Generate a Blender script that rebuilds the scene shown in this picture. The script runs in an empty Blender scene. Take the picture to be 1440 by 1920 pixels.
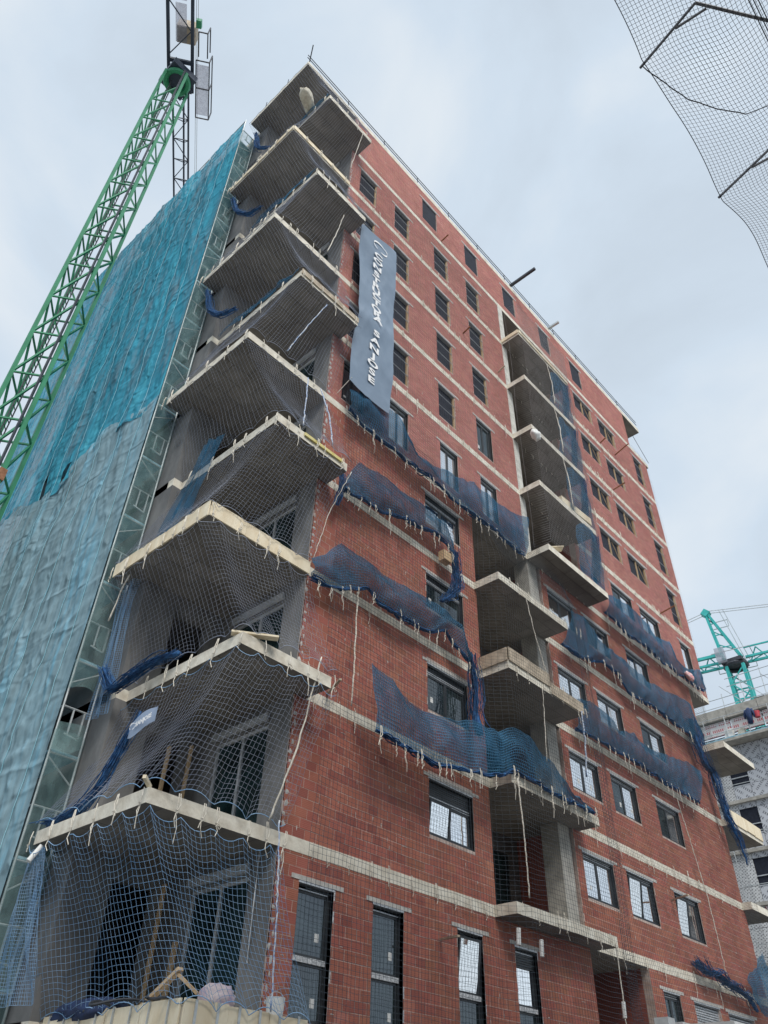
import bpy, math, random
import numpy as np
from mathutils import Vector, Matrix, Euler
random.seed(7); RNG = np.random.RandomState(11)
S = bpy.context.scene
COL = S.collection
R_ = math.radians

# ------------------------------------------------------------------ camera
HEAD, PITCH, ROLL = R_(43.393), R_(39.897), R_(1.772)
fw = Vector((math.cos(PITCH)*math.cos(HEAD), math.cos(PITCH)*math.sin(HEAD), math.sin(PITCH)))
rt = Vector((math.sin(HEAD), -math.cos(HEAD), 0)); up = rt.cross(fw)
r2 = rt*math.cos(ROLL)+up*math.sin(ROLL); u2 = up*math.cos(ROLL)-rt*math.sin(ROLL)
cd = bpy.data.cameras.new('camera'); cam = bpy.data.objects.new('camera', cd); COL.objects.link(cam)
cam.matrix_world = Matrix(((r2.x, u2.x, -fw.x, -9.453), (r2.y, u2.y, -fw.y, -11.297), (r2.z, u2.z, -fw.z, -1.537), (0, 0, 0, 1)))
cd.sensor_fit = 'VERTICAL'; cd.sensor_height = 36; cd.lens = 27.17
cd.clip_start = 0.05; cd.clip_end = 3000
S.camera = cam

# ------------------------------------------------------------------ sky, sun, exposure
SUN_EL, SUN_AZ = R_(48), R_(242)      # azimuth measured from +X, counter-clockwise
w = bpy.data.worlds.new('World'); S.world = w; w.use_nodes = True
nt = w.node_tree; nt.nodes.clear()
def N(t, kind, **kw):
    n = t.nodes.new(kind)
    for k, v in kw.items(): setattr(n, k, v)
    return n
out = N(nt, 'ShaderNodeOutputWorld'); bg = N(nt, 'ShaderNodeBackground'); bg.inputs[1].default_value = 0.1
sky = N(nt, 'ShaderNodeTexSky', sky_type='NISHITA'); sky.sun_disc = False
sky.sun_elevation = SUN_EL; sky.sun_rotation = R_(90)-SUN_AZ
tc = N(nt, 'ShaderNodeTexCoord')
mp = N(nt, 'ShaderNodeMapping'); mp.inputs['Scale'].default_value = (1, 1, 1.5)
nz = N(nt, 'ShaderNodeTexNoise'); nz.inputs['Scale'].default_value = 2.6; nz.inputs['Detail'].default_value = 7; nz.inputs['Roughness'].default_value = 0.52
nz.inputs['Distortion'].default_value = 0.35
cr = N(nt, 'ShaderNodeValToRGB'); cr.color_ramp.elements[0].position = 0.34; cr.color_ramp.elements[1].position = 0.68
cr.color_ramp.elements[0].color = (5.2, 5.95, 6.7, 1); cr.color_ramp.elements[1].color = (7.1, 7.65, 8.1, 1)
_e = cr.color_ramp.elements.new(0.5); _e.color = (5.9, 6.8, 7.7, 1)
mx = N(nt, 'ShaderNodeMix', data_type='RGBA'); mx.inputs[0].default_value = 0.86
nt.links.new(tc.outputs['Generated'], mp.inputs[0]); nt.links.new(mp.outputs[0], nz.inputs['Vector'])
nt.links.new(nz.outputs[0], cr.inputs[0]); nt.links.new(sky.outputs[0], mx.inputs[6]); nt.links.new(cr.outputs[0], mx.inputs[7])
nt.links.new(mx.outputs[2], bg.inputs[0]); nt.links.new(bg.outputs[0], out.inputs[0])
sd = bpy.data.lights.new('sun', 'SUN'); sd.energy = 2.2; sd.angle = R_(24); sd.color = (1, 0.96, 0.9)
so = bpy.data.objects.new('sun', sd); COL.objects.link(so)
sdir = Vector((math.cos(SUN_EL)*math.cos(SUN_AZ), math.cos(SUN_EL)*math.sin(SUN_AZ), math.sin(SUN_EL)))
so.rotation_euler = sdir.to_track_quat('Z', 'Y').to_euler(); so.location = (-20, -30, 60)
S.view_settings.view_transform = 'Standard'; S.view_settings.look = 'None'
S.view_settings.exposure = 0.3; S.view_settings.gamma = 1
S.render.engine = 'CYCLES'
S.cycles.transparent_max_bounces = 16; S.cycles.max_bounces = 6

# ------------------------------------------------------------------ materials
def mat(name, c1, c2=None, scale=4.0, rough=0.8, metal=0.0, bump=0.0, bscale=None, stretch=(1, 1, 1), tint=False, spec=None, detail=6, c3=None):
    m = bpy.data.materials.new(name); m.use_nodes = True
    t = m.node_tree; b = t.nodes['Principled BSDF']
    b.inputs['Roughness'].default_value = rough; b.inputs['Metallic'].default_value = metal
    if spec is not None: b.inputs['Specular IOR Level'].default_value = spec
    geo = N(t, 'ShaderNodeNewGeometry'); mp = N(t, 'ShaderNodeMapping'); mp.inputs['Scale'].default_value = stretch
    t.links.new(geo.outputs['Position'], mp.inputs[0])
    col = None
    if c2 is None: c2 = c1
    nz = N(t, 'ShaderNodeTexNoise'); nz.inputs['Scale'].default_value = scale; nz.inputs['Detail'].default_value = detail
    nz.inputs['Roughness'].default_value = 0.62
    t.links.new(mp.outputs[0], nz.inputs['Vector'])
    cr = N(t, 'ShaderNodeValToRGB'); e = cr.color_ramp.elements
    e[0].position = 0.36; e[1].position = 0.64; e[0].color = (*c1, 1); e[1].color = (*c2, 1)
    if c3 is not None:
        x = e.new(0.76); x.color = (*c3, 1)
    t.links.new(nz.outputs[0], cr.inputs[0]); col = cr.outputs[0]
    if tint:
        at = N(t, 'ShaderNodeAttribute', attribute_name='tint')
        hv = N(t, 'ShaderNodeHueSaturation')
        mr = N(t, 'ShaderNodeMapRange'); mr.inputs[3].default_value = 0.80; mr.inputs[4].default_value = 1.18
        t.links.new(at.outputs['Fac'], mr.inputs[0]); t.links.new(mr.outputs[0], hv.inputs['Value'])
        m2 = N(t, 'ShaderNodeMapRange'); m2.inputs[3].default_value = 0.492; m2.inputs[4].default_value = 0.508
        sn = N(t, 'ShaderNodeMath', operation='FRACT'); mu = N(t, 'ShaderNodeMath', operation='MULTIPLY'); mu.inputs[1].default_value = 7.31
        t.links.new(at.outputs['Fac'], mu.inputs[0]); t.links.new(mu.outputs[0], sn.inputs[0]); t.links.new(sn.outputs[0], m2.inputs[0])
        t.links.new(m2.outputs[0], hv.inputs['Hue']); t.links.new(col, hv.inputs['Color']); col = hv.outputs[0]
    t.links.new(col, b.inputs['Base Color'])
    if bump > 0:
        bn = N(t, 'ShaderNodeTexNoise'); bn.inputs['Scale'].default_value = bscale or scale*6; bn.inputs['Detail'].default_value = 4
        t.links.new(mp.outputs[0], bn.inputs['Vector'])
        bp = N(t, 'ShaderNodeBump'); bp.inputs['Strength'].default_value = bump; bp.inputs['Distance'].default_value = 0.02
        t.links.new(bn.outputs[0], bp.inputs['Height']); t.links.new(bp.outputs[0], b.inputs['Normal'])
    return m

def grooved(m, per=0.033):
    t = m.node_tree; b = t.nodes['Principled BSDF']
    geo = N(t, 'ShaderNodeNewGeometry'); sx = N(t, 'ShaderNodeSeparateXYZ'); t.links.new(geo.outputs['Position'], sx.inputs[0])
    mu = N(t, 'ShaderNodeMath', operation='MULTIPLY'); mu.inputs[1].default_value = 2*math.pi/per
    si = N(t, 'ShaderNodeMath', operation='SINE'); t.links.new(sx.outputs[2], mu.inputs[0]); t.links.new(mu.outputs[0], si.inputs[0])
    bp = N(t, 'ShaderNodeBump'); bp.inputs['Strength'].default_value = 0.3; bp.inputs['Distance'].default_value = 0.003
    t.links.new(si.outputs[0], bp.inputs['Height']); t.links.new(bp.outputs[0], b.inputs['Normal'])

def cloth_mat(name, c1, c2, c3, scale=1.2, alpha=(0.8, 0.97), stretch=(1, 1, 1), transl=0.35, crease=0.0):
    m = bpy.data.materials.new(name); m.use_nodes = True
    t = m.node_tree; t.nodes.clear()
    o = N(t, 'ShaderNodeOutputMaterial')
    geo = N(t, 'ShaderNodeNewGeometry'); mp = N(t, 'ShaderNodeMapping'); mp.inputs['Scale'].default_value = stretch
    t.links.new(geo.outputs['Position'], mp.inputs[0])
    nz = N(t, 'ShaderNodeTexNoise'); nz.inputs['Scale'].default_value = scale; nz.inputs['Detail'].default_value = 8; nz.inputs['Roughness'].default_value = 0.65; nz.inputs['Distortion'].default_value = 0.5
    t.links.new(mp.outputs[0], nz.inputs['Vector'])
    cr = N(t, 'ShaderNodeValToRGB'); e = cr.color_ramp.elements
    e[0].position = 0.33; e[1].position = 0.52; e[0].color = (*c1, 1); e[1].color = (*c2, 1); x = e.new(0.68); x.color = (*c3, 1)
    t.links.new(nz.outputs[0], cr.inputs[0])
    d = N(t, 'ShaderNodeBsdfDiffuse'); tl = N(t, 'ShaderNodeBsdfTranslucent'); tr = N(t, 'ShaderNodeBsdfTransparent')
    t.links.new(cr.outputs[0], d.inputs[0]); t.links.new(cr.outputs[0], tl.inputs[0])
    if crease:
        prev = None
        for sc_, st_ in ((7.0, (1, .22, 1.0)), (6.0, (1, 1.0, .16)), (16.0, (1, .5, .35))):
            mq = N(t, 'ShaderNodeMapping'); mq.inputs['Scale'].default_value = st_; t.links.new(geo.outputs['Position'], mq.inputs[0])
            nq = N(t, 'ShaderNodeTexNoise', noise_type='RIDGED_MULTIFRACTAL'); nq.inputs['Scale'].default_value = sc_*.35; nq.inputs['Detail'].default_value = 5; nq.inputs['Distortion'].default_value = .6
            t.links.new(mq.outputs[0], nq.inputs['Vector'])
            bp = N(t, 'ShaderNodeBump'); bp.inputs['Strength'].default_value = crease; bp.inputs['Distance'].default_value = .09
            t.links.new(nq.outputs[0], bp.inputs['Height'])
            if prev: t.links.new(prev.outputs[0], bp.inputs['Normal'])
            prev = bp
        t.links.new(prev.outputs[0], d.inputs['Normal']); t.links.new(prev.outputs[0], tl.inputs['Normal'])
    m1 = N(t, 'ShaderNodeMixShader'); m1.inputs[0].default_value = transl
    t.links.new(d.outputs[0], m1.inputs[1]); t.links.new(tl.outputs[0], m1.inputs[2])
    n2 = N(t, 'ShaderNodeTexNoise'); n2.inputs['Scale'].default_value = scale*3; n2.inputs['Detail'].default_value = 3
    t.links.new(mp.outputs[0], n2.inputs['Vector'])
    mr = N(t, 'ShaderNodeMapRange'); mr.inputs[1].default_value = 0.35; mr.inputs[2].default_value = 0.65; mr.inputs[3].default_value = alpha[0]; mr.inputs[4].default_value = alpha[1]
    t.links.new(n2.outputs[0], mr.inputs[0])
    m2 = N(t, 'ShaderNodeMixShader'); t.links.new(mr.outputs[0], m2.inputs[0])
    t.links.new(tr.outputs[0], m2.inputs[1]); t.links.new(m1.outputs[0], m2.inputs[2]); t.links.new(m2.outputs[0], o.inputs[0])
    return m

def glass_mat(name, dark, gl, tint=(0.85, 0.92, 1.0)):
    m = bpy.data.materials.new(name); m.use_nodes = True
    t = m.node_tree; t.nodes.clear(); o = N(t, 'ShaderNodeOutputMaterial')
    d = N(t, 'ShaderNodeBsdfDiffuse'); g = N(t, 'ShaderNodeBsdfGlossy'); g.inputs['Roughness'].default_value = 0.03
    g.inputs[0].default_value = (*tint, 1)
    geo = N(t, 'ShaderNodeNewGeometry'); nz = N(t, 'ShaderNodeTexNoise'); nz.inputs['Scale'].default_value = 1.6; nz.inputs['Detail'].default_value = 4
    t.links.new(geo.outputs['Position'], nz.inputs['Vector'])
    cr = N(t, 'ShaderNodeValToRGB'); e = cr.color_ramp.elements; e[0].position = 0.35; e[1].position = 0.7
    e[0].color = (*[c*0.5 for c in dark], 1); e[1].color = (*[c*1.7 for c in dark], 1)
    t.links.new(nz.outputs[0], cr.inputs[0]); t.links.new(cr.outputs[0], d.inputs[0])
    fr = N(t, 'ShaderNodeLayerWeight'); fr.inputs[0].default_value = 0.3
    mr = N(t, 'ShaderNodeMapRange'); mr.inputs[3].default_value = gl; mr.inputs[4].default_value = min(1, gl+0.35)
    t.links.new(fr.outputs['Fresnel'], mr.inputs[0])
    mm = N(t, 'ShaderNodeMixShader'); t.links.new(mr.outputs[0], mm.inputs[0]); t.links.new(d.outputs[0], mm.inputs[1]); t.links.new(g.outputs[0], mm.inputs[2])
    t.links.new(mm.outputs[0], o.inputs[0]); return m

M = {}
M['brick_lo'] = mat('brick_block', (0.285, 0.092, 0.062), (0.37, 0.13, 0.088), 0.9, 0.85, tint=True, c3=(0.45, 0.20, 0.145)); grooved(M['brick_lo'])
M['brick_hi'] = mat('brick_fine', (0.36, 0.135, 0.112), (0.44, 0.175, 0.145), 0.8, 0.85, bump=0.2, tint=True, c3=(0.52, 0.26, 0.22))  # paler and pinker than the lower brick: haze put into the colour
M['mortar'] = mat('mortar', (0.40, 0.29, 0.245), (0.60, 0.50, 0.45), 3, 0.9, bump=0.2)
M['concrete'] = mat('concrete', (0.30, 0.29, 0.26), (0.46, 0.44, 0.40), 2.5, 0.85, bump=0.25, c3=(0.55, 0.53, 0.48))
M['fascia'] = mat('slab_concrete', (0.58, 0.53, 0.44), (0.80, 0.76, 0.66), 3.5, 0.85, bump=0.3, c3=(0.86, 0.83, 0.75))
M['soffit'] = mat('slab_soffit', (0.17, 0.155, 0.14), (0.25, 0.235, 0.215), 1.1, 0.9, bump=0.15, c3=(0.29, 0.265, 0.24))  # same concrete as the edges, darkened to carry the underside shade
def joints(m, pitch):
    t = m.node_tree; b = t.nodes['Principled BSDF']; src = b.inputs['Base Color'].links[0].from_socket
    geo = N(t, 'ShaderNodeNewGeometry'); br = N(t, 'ShaderNodeTexBrick'); br.inputs['Scale'].default_value = 1; br.inputs['Brick Width'].default_value = pitch*2; br.inputs['Row Height'].default_value = pitch
    br.inputs['Mortar Size'].default_value = .012; br.inputs['Color1'].default_value = (1, 1, 1, 1); br.inputs['Color2'].default_value = (.86, .86, .86, 1); br.inputs['Mortar'].default_value = (.55, .55, .55, 1)
    t.links.new(geo.outputs['Position'], br.inputs[0]); mx = N(t, 'ShaderNodeMix', data_type='RGBA', blend_type='MULTIPLY'); mx.inputs[0].default_value = 1
    t.links.new(src, mx.inputs[6]); t.links.new(br.outputs[0], mx.inputs[7]); t.links.new(mx.outputs[2], b.inputs['Base Color'])
joints(M['soffit'], .5)
M['render'] = mat('cement_render', (0.13, 0.132, 0.135), (0.215, 0.215, 0.215), 1.8, 0.9, bump=0.3, stretch=(1, 1, 0.45))
M['white_col'] = mat('pale_plaster', (0.45, 0.44, 0.40), (0.66, 0.65, 0.60), 3, 0.85, bump=0.2)
M['lintel'] = mat('lintel_concrete', (0.42, 0.40, 0.37), (0.58, 0.56, 0.53), 9, 0.85, bump=0.3)
M['interior'] = mat('interior_wall', (0.10, 0.10, 0.11), (0.17, 0.16, 0.16), 1.5, 0.9)  # shade of the loggia recesses and rooms put into this dark grey
M['frame'] = mat('charcoal_frame', (0.020, 0.024, 0.03), (0.035, 0.04, 0.045), 3, 0.45)
M['alu'] = mat('aluminium', (0.42, 0.45, 0.48), (0.60, 0.62, 0.65), 5, 0.4, 0.3)
M['tape'] = mat('film_tape', (0.30, 0.31, 0.33), (0.74, 0.75, 0.76), 22, 0.6)
M['timber'] = mat('timber', (0.46, 0.31, 0.17), (0.66, 0.49, 0.31), 5, 0.75, bump=0.2, stretch=(1, 1, 0.25), c3=(0.36, 0.23, 0.13))
M['ply'] = mat('formwork_plywood', (0.70, 0.58, 0.40), (0.86, 0.77, 0.59), 3, 0.7, bump=0.12, stretch=(1, 1, 0.3), c3=(0.50, 0.40, 0.26))
M['grimy_ply'] = mat('worn_timber', (0.34, 0.28, 0.21), (0.56, 0.47, 0.36), 4, 0.8, bump=0.25, c3=(0.66, 0.58, 0.46))
M['pane_sky'] = glass_mat('window_glass', (0.05, 0.06, 0.07), 0.93, (0.98, 0.99, 1.0))
M['pane_dark'] = glass_mat('dark_glass', (0.022, 0.032, 0.034), 0.10)
M['pane_door'] = glass_mat('door_glass', (0.014, 0.03, 0.033), 0.05)
M['void'] = mat('unlit_opening_black', (0.007, 0.010, 0.020), (0.016, 0.021, 0.038), 6, 0.9)  # near-black colour paints the darkness inside open windows and recesses
M['cord_light'] = mat('net_cord_pale', (0.21, 0.25, 0.35), (0.34, 0.37, 0.45), 1.0, 0.9)
M['cord_blue'] = mat('net_cord_blue', (0.14, 0.30, 0.52), (0.30, 0.46, 0.66), 1.0, 0.9)
M['cord_dark'] = mat('net_cord_dark', (0.035, 0.055, 0.075), (0.075, 0.10, 0.13), 1.0, 0.9)
M['cord_debris'] = mat('debris_net_cord', (0.05, 0.155, 0.27), (0.09, 0.27, 0.45), 1.5, 0.9)
M['cord_mid'] = mat('net_cord_weathered', (0.30, 0.31, 0.33), (0.44, 0.45, 0.47), 1.0, 0.9)
M['cord_grey'] = mat('net_cord_grey', (0.10, 0.115, 0.13), (0.17, 0.185, 0.20), 1.0, 0.9)
M['rope'] = mat('rope_white', (0.62, 0.57, 0.48), (0.80, 0.76, 0.68), 14, 0.9)
M['rope_blue'] = mat('rope_blue_white', (0.16, 0.28, 0.52), (0.72, 0.73, 0.74), 16, 0.9)
M['blue'] = cloth_mat('blue_debris_net', (0.05, 0.115, 0.18), (0.05, 0.16, 0.28), (0.07, 0.25, 0.43), 0.9, (0.50, 0.68), crease=.6)
M['blue_hem'] = mat('blue_net_bunched', (0.012, 0.045, 0.13), (0.03, 0.13, 0.33), 9, 0.9, bump=0.6, c3=(0.06, 0.2, 0.42))
M['teal'] = cloth_mat('teal_scaffold_net', (0.16, 0.28, 0.35), (0.065, 0.34, 0.48), (0.11, 0.48, 0.62), 2.4, (0.80, 0.98), (1, 0.8, 0.12), 0.2, 1.0)
M['greyteal'] = cloth_mat('faded_scaffold_net', (0.25, 0.35, 0.39), (0.29, 0.44, 0.51), (0.25, 0.54, 0.70), 2.0, (0.80, 0.98), (1, 0.8, 0.12), 0.2, 1.0)
M['greennet'] = cloth_mat('green_gauze_net', (0.20, 0.34, 0.34), (0.30, 0.46, 0.46), (0.42, 0.60, 0.60), 1.4, (0.22, 0.50), (1, 1, 0.5), 0.4)
M['seam'] = mat('sheet_seam_tape', (0.22, 0.50, 0.60), (0.36, 0.62, 0.70), 3, 0.8)
M['bracket'] = mat('bracket_steel', (0.10, 0.105, 0.12), (0.16, 0.165, 0.18), 4, 0.55, 0.2)
M['galv'] = mat('galvanised_steel', (0.42, 0.46, 0.48), (0.60, 0.63, 0.64), 6, 0.5, 0.35)
M['darksteel'] = mat('dark_steel', (0.035, 0.04, 0.05), (0.07, 0.075, 0.09), 4, 0.55, 0.2)
M['deck'] = mat('scaffold_deck', (0.16, 0.36, 0.46), (0.42, 0.60, 0.68), 3, 0.6)
M['green'] = mat('crane_green', (0.018, 0.20, 0.09), (0.03, 0.27, 0.135), 1.2, 0.5, c3=(0.07, 0.33, 0.20), bump=.1)
M['rust'] = mat('rusty_plate', (0.22, 0.09, 0.04), (0.36, 0.17, 0.09), 8, 0.85)
M['turq'] = mat('crane_turquoise', (0.02, 0.36, 0.34), (0.05, 0.48, 0.46), 2, 0.5)
M['cranedark'] = mat('crane_navy', (0.018, 0.03, 0.055), (0.03, 0.045, 0.075), 2, 0.5)
M['lav'] = cloth_mat('walkway_mesh', (0.42, 0.43, 0.50), (0.48, 0.49, 0.56), (0.56, 0.57, 0.62), 3, (.45, .6))
M['white'] = mat('white_plastic', (0.66, 0.66, 0.64), (0.80, 0.80, 0.78), 6, 0.5)
M['sack'] = mat('woven_sack', (0.50, 0.46, 0.38), (0.72, 0.68, 0.58), 7, 0.85, bump=0.4)
M['sackp'] = mat('purple_paper_sack', (0.40, 0.30, 0.42), (0.66, 0.58, 0.56), 5, 0.8, bump=0.4, c3=(0.72, 0.62, 0.34))
M['asphalt'] = mat('asphalt', (0.045, 0.045, 0.047), (0.07, 0.07, 0.07), 3, 0.9, bump=0.3)
M['paving'] = mat('paving', (0.22, 0.21, 0.195), (0.30, 0.29, 0.27), 2, 0.9, bump=0.2)
M['banner'] = mat('banner_vinyl', (0.15, 0.205, 0.28), (0.19, 0.25, 0.33), 1.2, 0.45)
M['letter'] = mat('white_print', (0.80, 0.80, 0.80), (0.82, 0.82, 0.82), 2, 0.6)
M['sign'] = mat('grey_blue_flag', (0.23, 0.30, 0.42), (0.30, 0.37, 0.50), 3, 0.6)
M['red'] = mat('red_plastic', (0.45, 0.04, 0.06), (0.55, 0.07, 0.09), 5, 0.5)
M['hazard'] = mat('red_white_tape', (0.72, 0.70, 0.70), (0.65, 0.08, 0.08), 14, 0.6)
M['navy'] = mat('navy_fabric', (0.02, 0.03, 0.07), (0.03, 0.06, 0.16), 5, 0.9)
M['foam'] = mat('yellow_foam', (0.62, 0.52, 0.16), (0.74, 0.66, 0.34), 6, 0.8, bump=0.5)

def print_mat(name, paper, ink, ang, sc):
    """insulation board with repeated flat print in diagonal rows"""
    m = mat(name, paper, tuple(min(1, c*1.12) for c in paper), 2.0, 0.55)
    t = m.node_tree; b = t.nodes['Principled BSDF']; base = b.inputs['Base Color'].links[0].from_socket
    geo = N(t, 'ShaderNodeNewGeometry'); sp = N(t, 'ShaderNodeSeparateXYZ'); cb = N(t, 'ShaderNodeCombineXYZ')
    t.links.new(geo.outputs['Position'], sp.inputs[0])
    ad = N(t, 'ShaderNodeMath', operation='ADD'); t.links.new(sp.outputs[0], ad.inputs[0]); t.links.new(sp.outputs[1], ad.inputs[1])
    t.links.new(ad.outputs[0], cb.inputs[0]); t.links.new(sp.outputs[2], cb.inputs[1])
    mp = N(t, 'ShaderNodeMapping'); mp.inputs['Rotation'].default_value = (0, 0, ang); t.links.new(cb.outputs[0], mp.inputs[0])
    br = N(t, 'ShaderNodeTexBrick'); br.inputs['Scale'].default_value = sc; br.inputs['Mortar Size'].default_value = 0.125
    br.inputs['Brick Width'].default_value = 1.15; br.inputs['Row Height'].default_value = 0.46; br.inputs['Mortar Smooth'].default_value = 0
    br.inputs['Color1'].default_value = (1, 1, 1, 1); br.inputs['Color2'].default_value = (1, 1, 1, 1); br.inputs['Mortar'].default_value = (0, 0, 0, 1)
    t.links.new(mp.outputs[0], br.inputs[0])
    sq = N(t, 'ShaderNodeSeparateXYZ'); t.links.new(mp.outputs[0], sq.inputs[0])
    m1 = N(t, 'ShaderNodeMath', operation='MULTIPLY'); m1.inputs[1].default_value = 46.0; t.links.new(sq.outputs[0], m1.inputs[0])
    sn = N(t, 'ShaderNodeMath', operation='SINE'); t.links.new(m1.outputs[0], sn.inputs[0])
    gt = N(t, 'ShaderNodeMath', operation='GREATER_THAN'); gt.inputs[1].default_value = -0.25; t.links.new(sn.outputs[0], gt.inputs[0])
    mu = N(t, 'ShaderNodeMath', operation='MULTIPLY'); t.links.new(br.outputs['Color'], mu.inputs[0]); t.links.new(gt.outputs[0], mu.inputs[1])
    mx = N(t, 'ShaderNodeMix', data_type='RGBA'); t.links.new(mu.outputs[0], mx.inputs[0]); t.links.new(base, mx.inputs[6]); mx.inputs[7].default_value = (*ink, 1)
    t.links.new(mx.outputs[2], b.inputs['Base Color']); return m
M['board1'] = print_mat('insulation_board', (0.52, 0.54, 0.58), (0.22, 0.23, 0.26), 0.75, 1.25)
M['board2'] = print_mat('insulation_board_mirrored', (0.52, 0.54, 0.58), (0.22, 0.23, 0.26), -0.75, 1.25)
M['boardred'] = print_mat('red_print_board', (0.62, 0.60, 0.60), (0.52, 0.12, 0.14), 0.0, 1.1)
M['boardw'] = print_mat('foil_board', (0.56, 0.57, 0.58), (0.20, 0.20, 0.21), 0.5, 3.2)

# ------------------------------------------------------------------ helpers
class MB:
    def __init__(s): s.v = []; s.f = []; s.t = []
    def box(s, x0, x1, y0, y1, z0, z1, tint=0.5, skip=''):
        n = len(s.v)
        s.v += [(x0, y0, z0), (x1, y0, z0), (x1, y1, z0), (x0, y1, z0), (x0, y0, z1), (x1, y0, z1), (x1, y1, z1), (x0, y1, z1)]
        F = {'b': (3, 2, 1, 0), 't': (4, 5, 6, 7), 'f': (0, 1, 5, 4), 'r': (1, 2, 6, 5), 'k': (2, 3, 7, 6), 'l': (3, 0, 4, 7)}
        for k, q in F.items():
            if k not in skip: s.f.append(tuple(n+i for i in q)); s.t.append(tint)
        return s
    def bar(s, p, q, w_, h_=None, n=4, tint=0.5, cap=True):
        """straight prism between two points; n=4 rectangular, else round"""
        p = Vector(p); q = Vector(q); d = q-p
        if d.length < 1e-6: return s
        d.normalize(); a = Vector((0, 0, 1)) if abs(d.z) < 0.95 else Vector((1, 0, 0))
        x = d.cross(a).normalized(); y = d.cross(x).normalized(); h_ = w_ if h_ is None else h_
        if n == 4: pr = [(-.5, -.5), (.5, -.5), (.5, .5), (-.5, .5)]
        else: pr = [(.5*math.cos(2*math.pi*i/n), .5*math.sin(2*math.pi*i/n)) for i in range(n)]
        k = len(s.v)
        for e in (p, q):
            for (a_, b_) in pr: s.v.append(tuple(e+x*a_*w_+y*b_*h_))
        for i in range(n): s.f.append((k+i, k+(i+1) % n, k+n+(i+1) % n, k+n+i)); s.t.append(tint)
        if cap: s.f.append(tuple(k+i for i in range(n))[::-1]); s.f.append(tuple(k+n+i for i in range(n))); s.t += [tint, tint]
        return s
    def tube(s, pts, r, n=5, jit=0.0, tint=0.5):
        k = len(s.v); L = len(pts)
        P = [Vector(p) for p in pts]
        for i, p in enumerate(P):
            d = (P[min(i+1, L-1)]-P[max(i-1, 0)]).normalized() if L > 1 else Vector((0, 0, 1))
            a = Vector((0, 0, 1)) if abs(d.z) < 0.9 else Vector((0, 1, 0))
            x = d.cross(a).normalized(); y = d.cross(x).normalized()
            rr = r[i] if hasattr(r, '__len__') else r
            for j in range(n):
                q = rr*(1+jit*(random.random()-.5)*2); an = 2*math.pi*j/n
                s.v.append(tuple(p+x*q*math.cos(an)+y*q*math.sin(an)))
        for i in range(L-1):
            for j in range(n):
                s.f.append((k+i*n+j, k+i*n+(j+1) % n, k+(i+1)*n+(j+1) % n, k+(i+1)*n+j)); s.t.append(tint)
        s.f.append(tuple(k+j for j in range(n))[::-1]); s.f.append(tuple(k+(L-1)*n+j for j in range(n))); s.t += [tint, tint]
        return s
    def poly(s, pts, z0, z1):
        k = len(s.v); n = len(pts)
        s.v += [(x, y, z0) for x, y in pts]+[(x, y, z1) for x, y in pts]
        s.f.append(tuple(range(k+n-1, k-1, -1))); s.f.append(tuple(range(k+n, k+2*n)))
        for i in range(n): s.f.append((k+i, k+(i+1) % n, k+n+(i+1) % n, k+n+i))
        s.t += [0.5]*(n+2); return s
    def mesh(s, name, m, smooth=False, tint=False):
        me = bpy.data.meshes.new(name); me.from_pydata(s.v, [], s.f)
        for x in (m if isinstance(m, (list, tuple)) else [m]): me.materials.append(x)
        if smooth: me.polygons.foreach_set('use_smooth', [True]*len(me.polygons))
        if tint:
            a = me.attributes.new('tint', 'FLOAT', 'FACE'); a.data.foreach_set('value', s.t)
        me.update(); return me
    def build(s, name, m, parent=None, smooth=False, tint=False, loc=None):
        return link(name, s.mesh(name, m, smooth, tint), parent, loc)

def link(name, me, parent=None, loc=None):
    o = bpy.data.objects.new(name, me); COL.objects.link(o)
    if parent is not None:
        o.parent = parent
        if me is not None and loc is None: o.location = -world_loc(parent)
    if loc is not None: o.location = Vector(loc)-(world_loc(parent) if parent is not None else Vector((0, 0, 0)))
    return o
WL = {}
def world_loc(o):
    v = Vector((0, 0, 0))
    while o is not None: v = v+o.location; o = o.parent
    return v
def tag(o, label=None, cat=None, group=None, kind=None):
    if label: o['label'] = label
    if cat: o['category'] = cat
    if group: o['group'] = group
    if kind: o['kind'] = kind
    return o
def thing(name, label, cat, loc=(0, 0, 0), group=None):
    o = bpy.data.objects.new(name, None); COL.objects.link(o); o.location = loc; o.empty_display_size = 0.2
    return tag(o, label, cat, group)

def vnoise(x, y, seed=0):
    x = np.asarray(x, float); y = np.asarray(y, float)
    xi = np.floor(x).astype(int); yi = np.floor(y).astype(int); xf = x-xi; yf = y-yi
    def hsh(a, b):
        n = (a*374761393+b*668265263+seed*974634).astype(np.int64); n = (n ^ (n >> 13))*1274126177 & 0x7fffffff
        return ((n ^ (n >> 16)) & 0xffff)/65535.0
    u = xf*xf*(3-2*xf); v = yf*yf*(3-2*yf)
    return (hsh(xi, yi)*(1-u)+hsh(xi+1, yi)*u)*(1-v)+(hsh(xi, yi+1)*(1-u)+hsh(xi+1, yi+1)*u)*v-0.5

def grid_mesh(name, P, m, smooth=True, drop=None):
    """P: (nu,nv,3) array -> quad sheet; drop(u,v) removes cells (tears)"""
    nu, nv, _ = P.shape
    idx = np.arange(nu*nv).reshape(nu, nv)
    F = np.stack([idx[:-1, :-1], idx[1:, :-1], idx[1:, 1:], idx[:-1, 1:]], -1).reshape(-1, 4)
    if drop is not None:
        C = (P[:-1, :-1]+P[1:, 1:])/2; F = F[~drop(C.reshape(-1, 3))]
    me = bpy.data.meshes.new(name); me.from_pydata(P.reshape(-1, 3).tolist(), [], F.tolist())
    me.materials.append(m); me.polygons.foreach_set('use_smooth', [smooth]*len(me.polygons)); me.update(); return me

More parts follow.
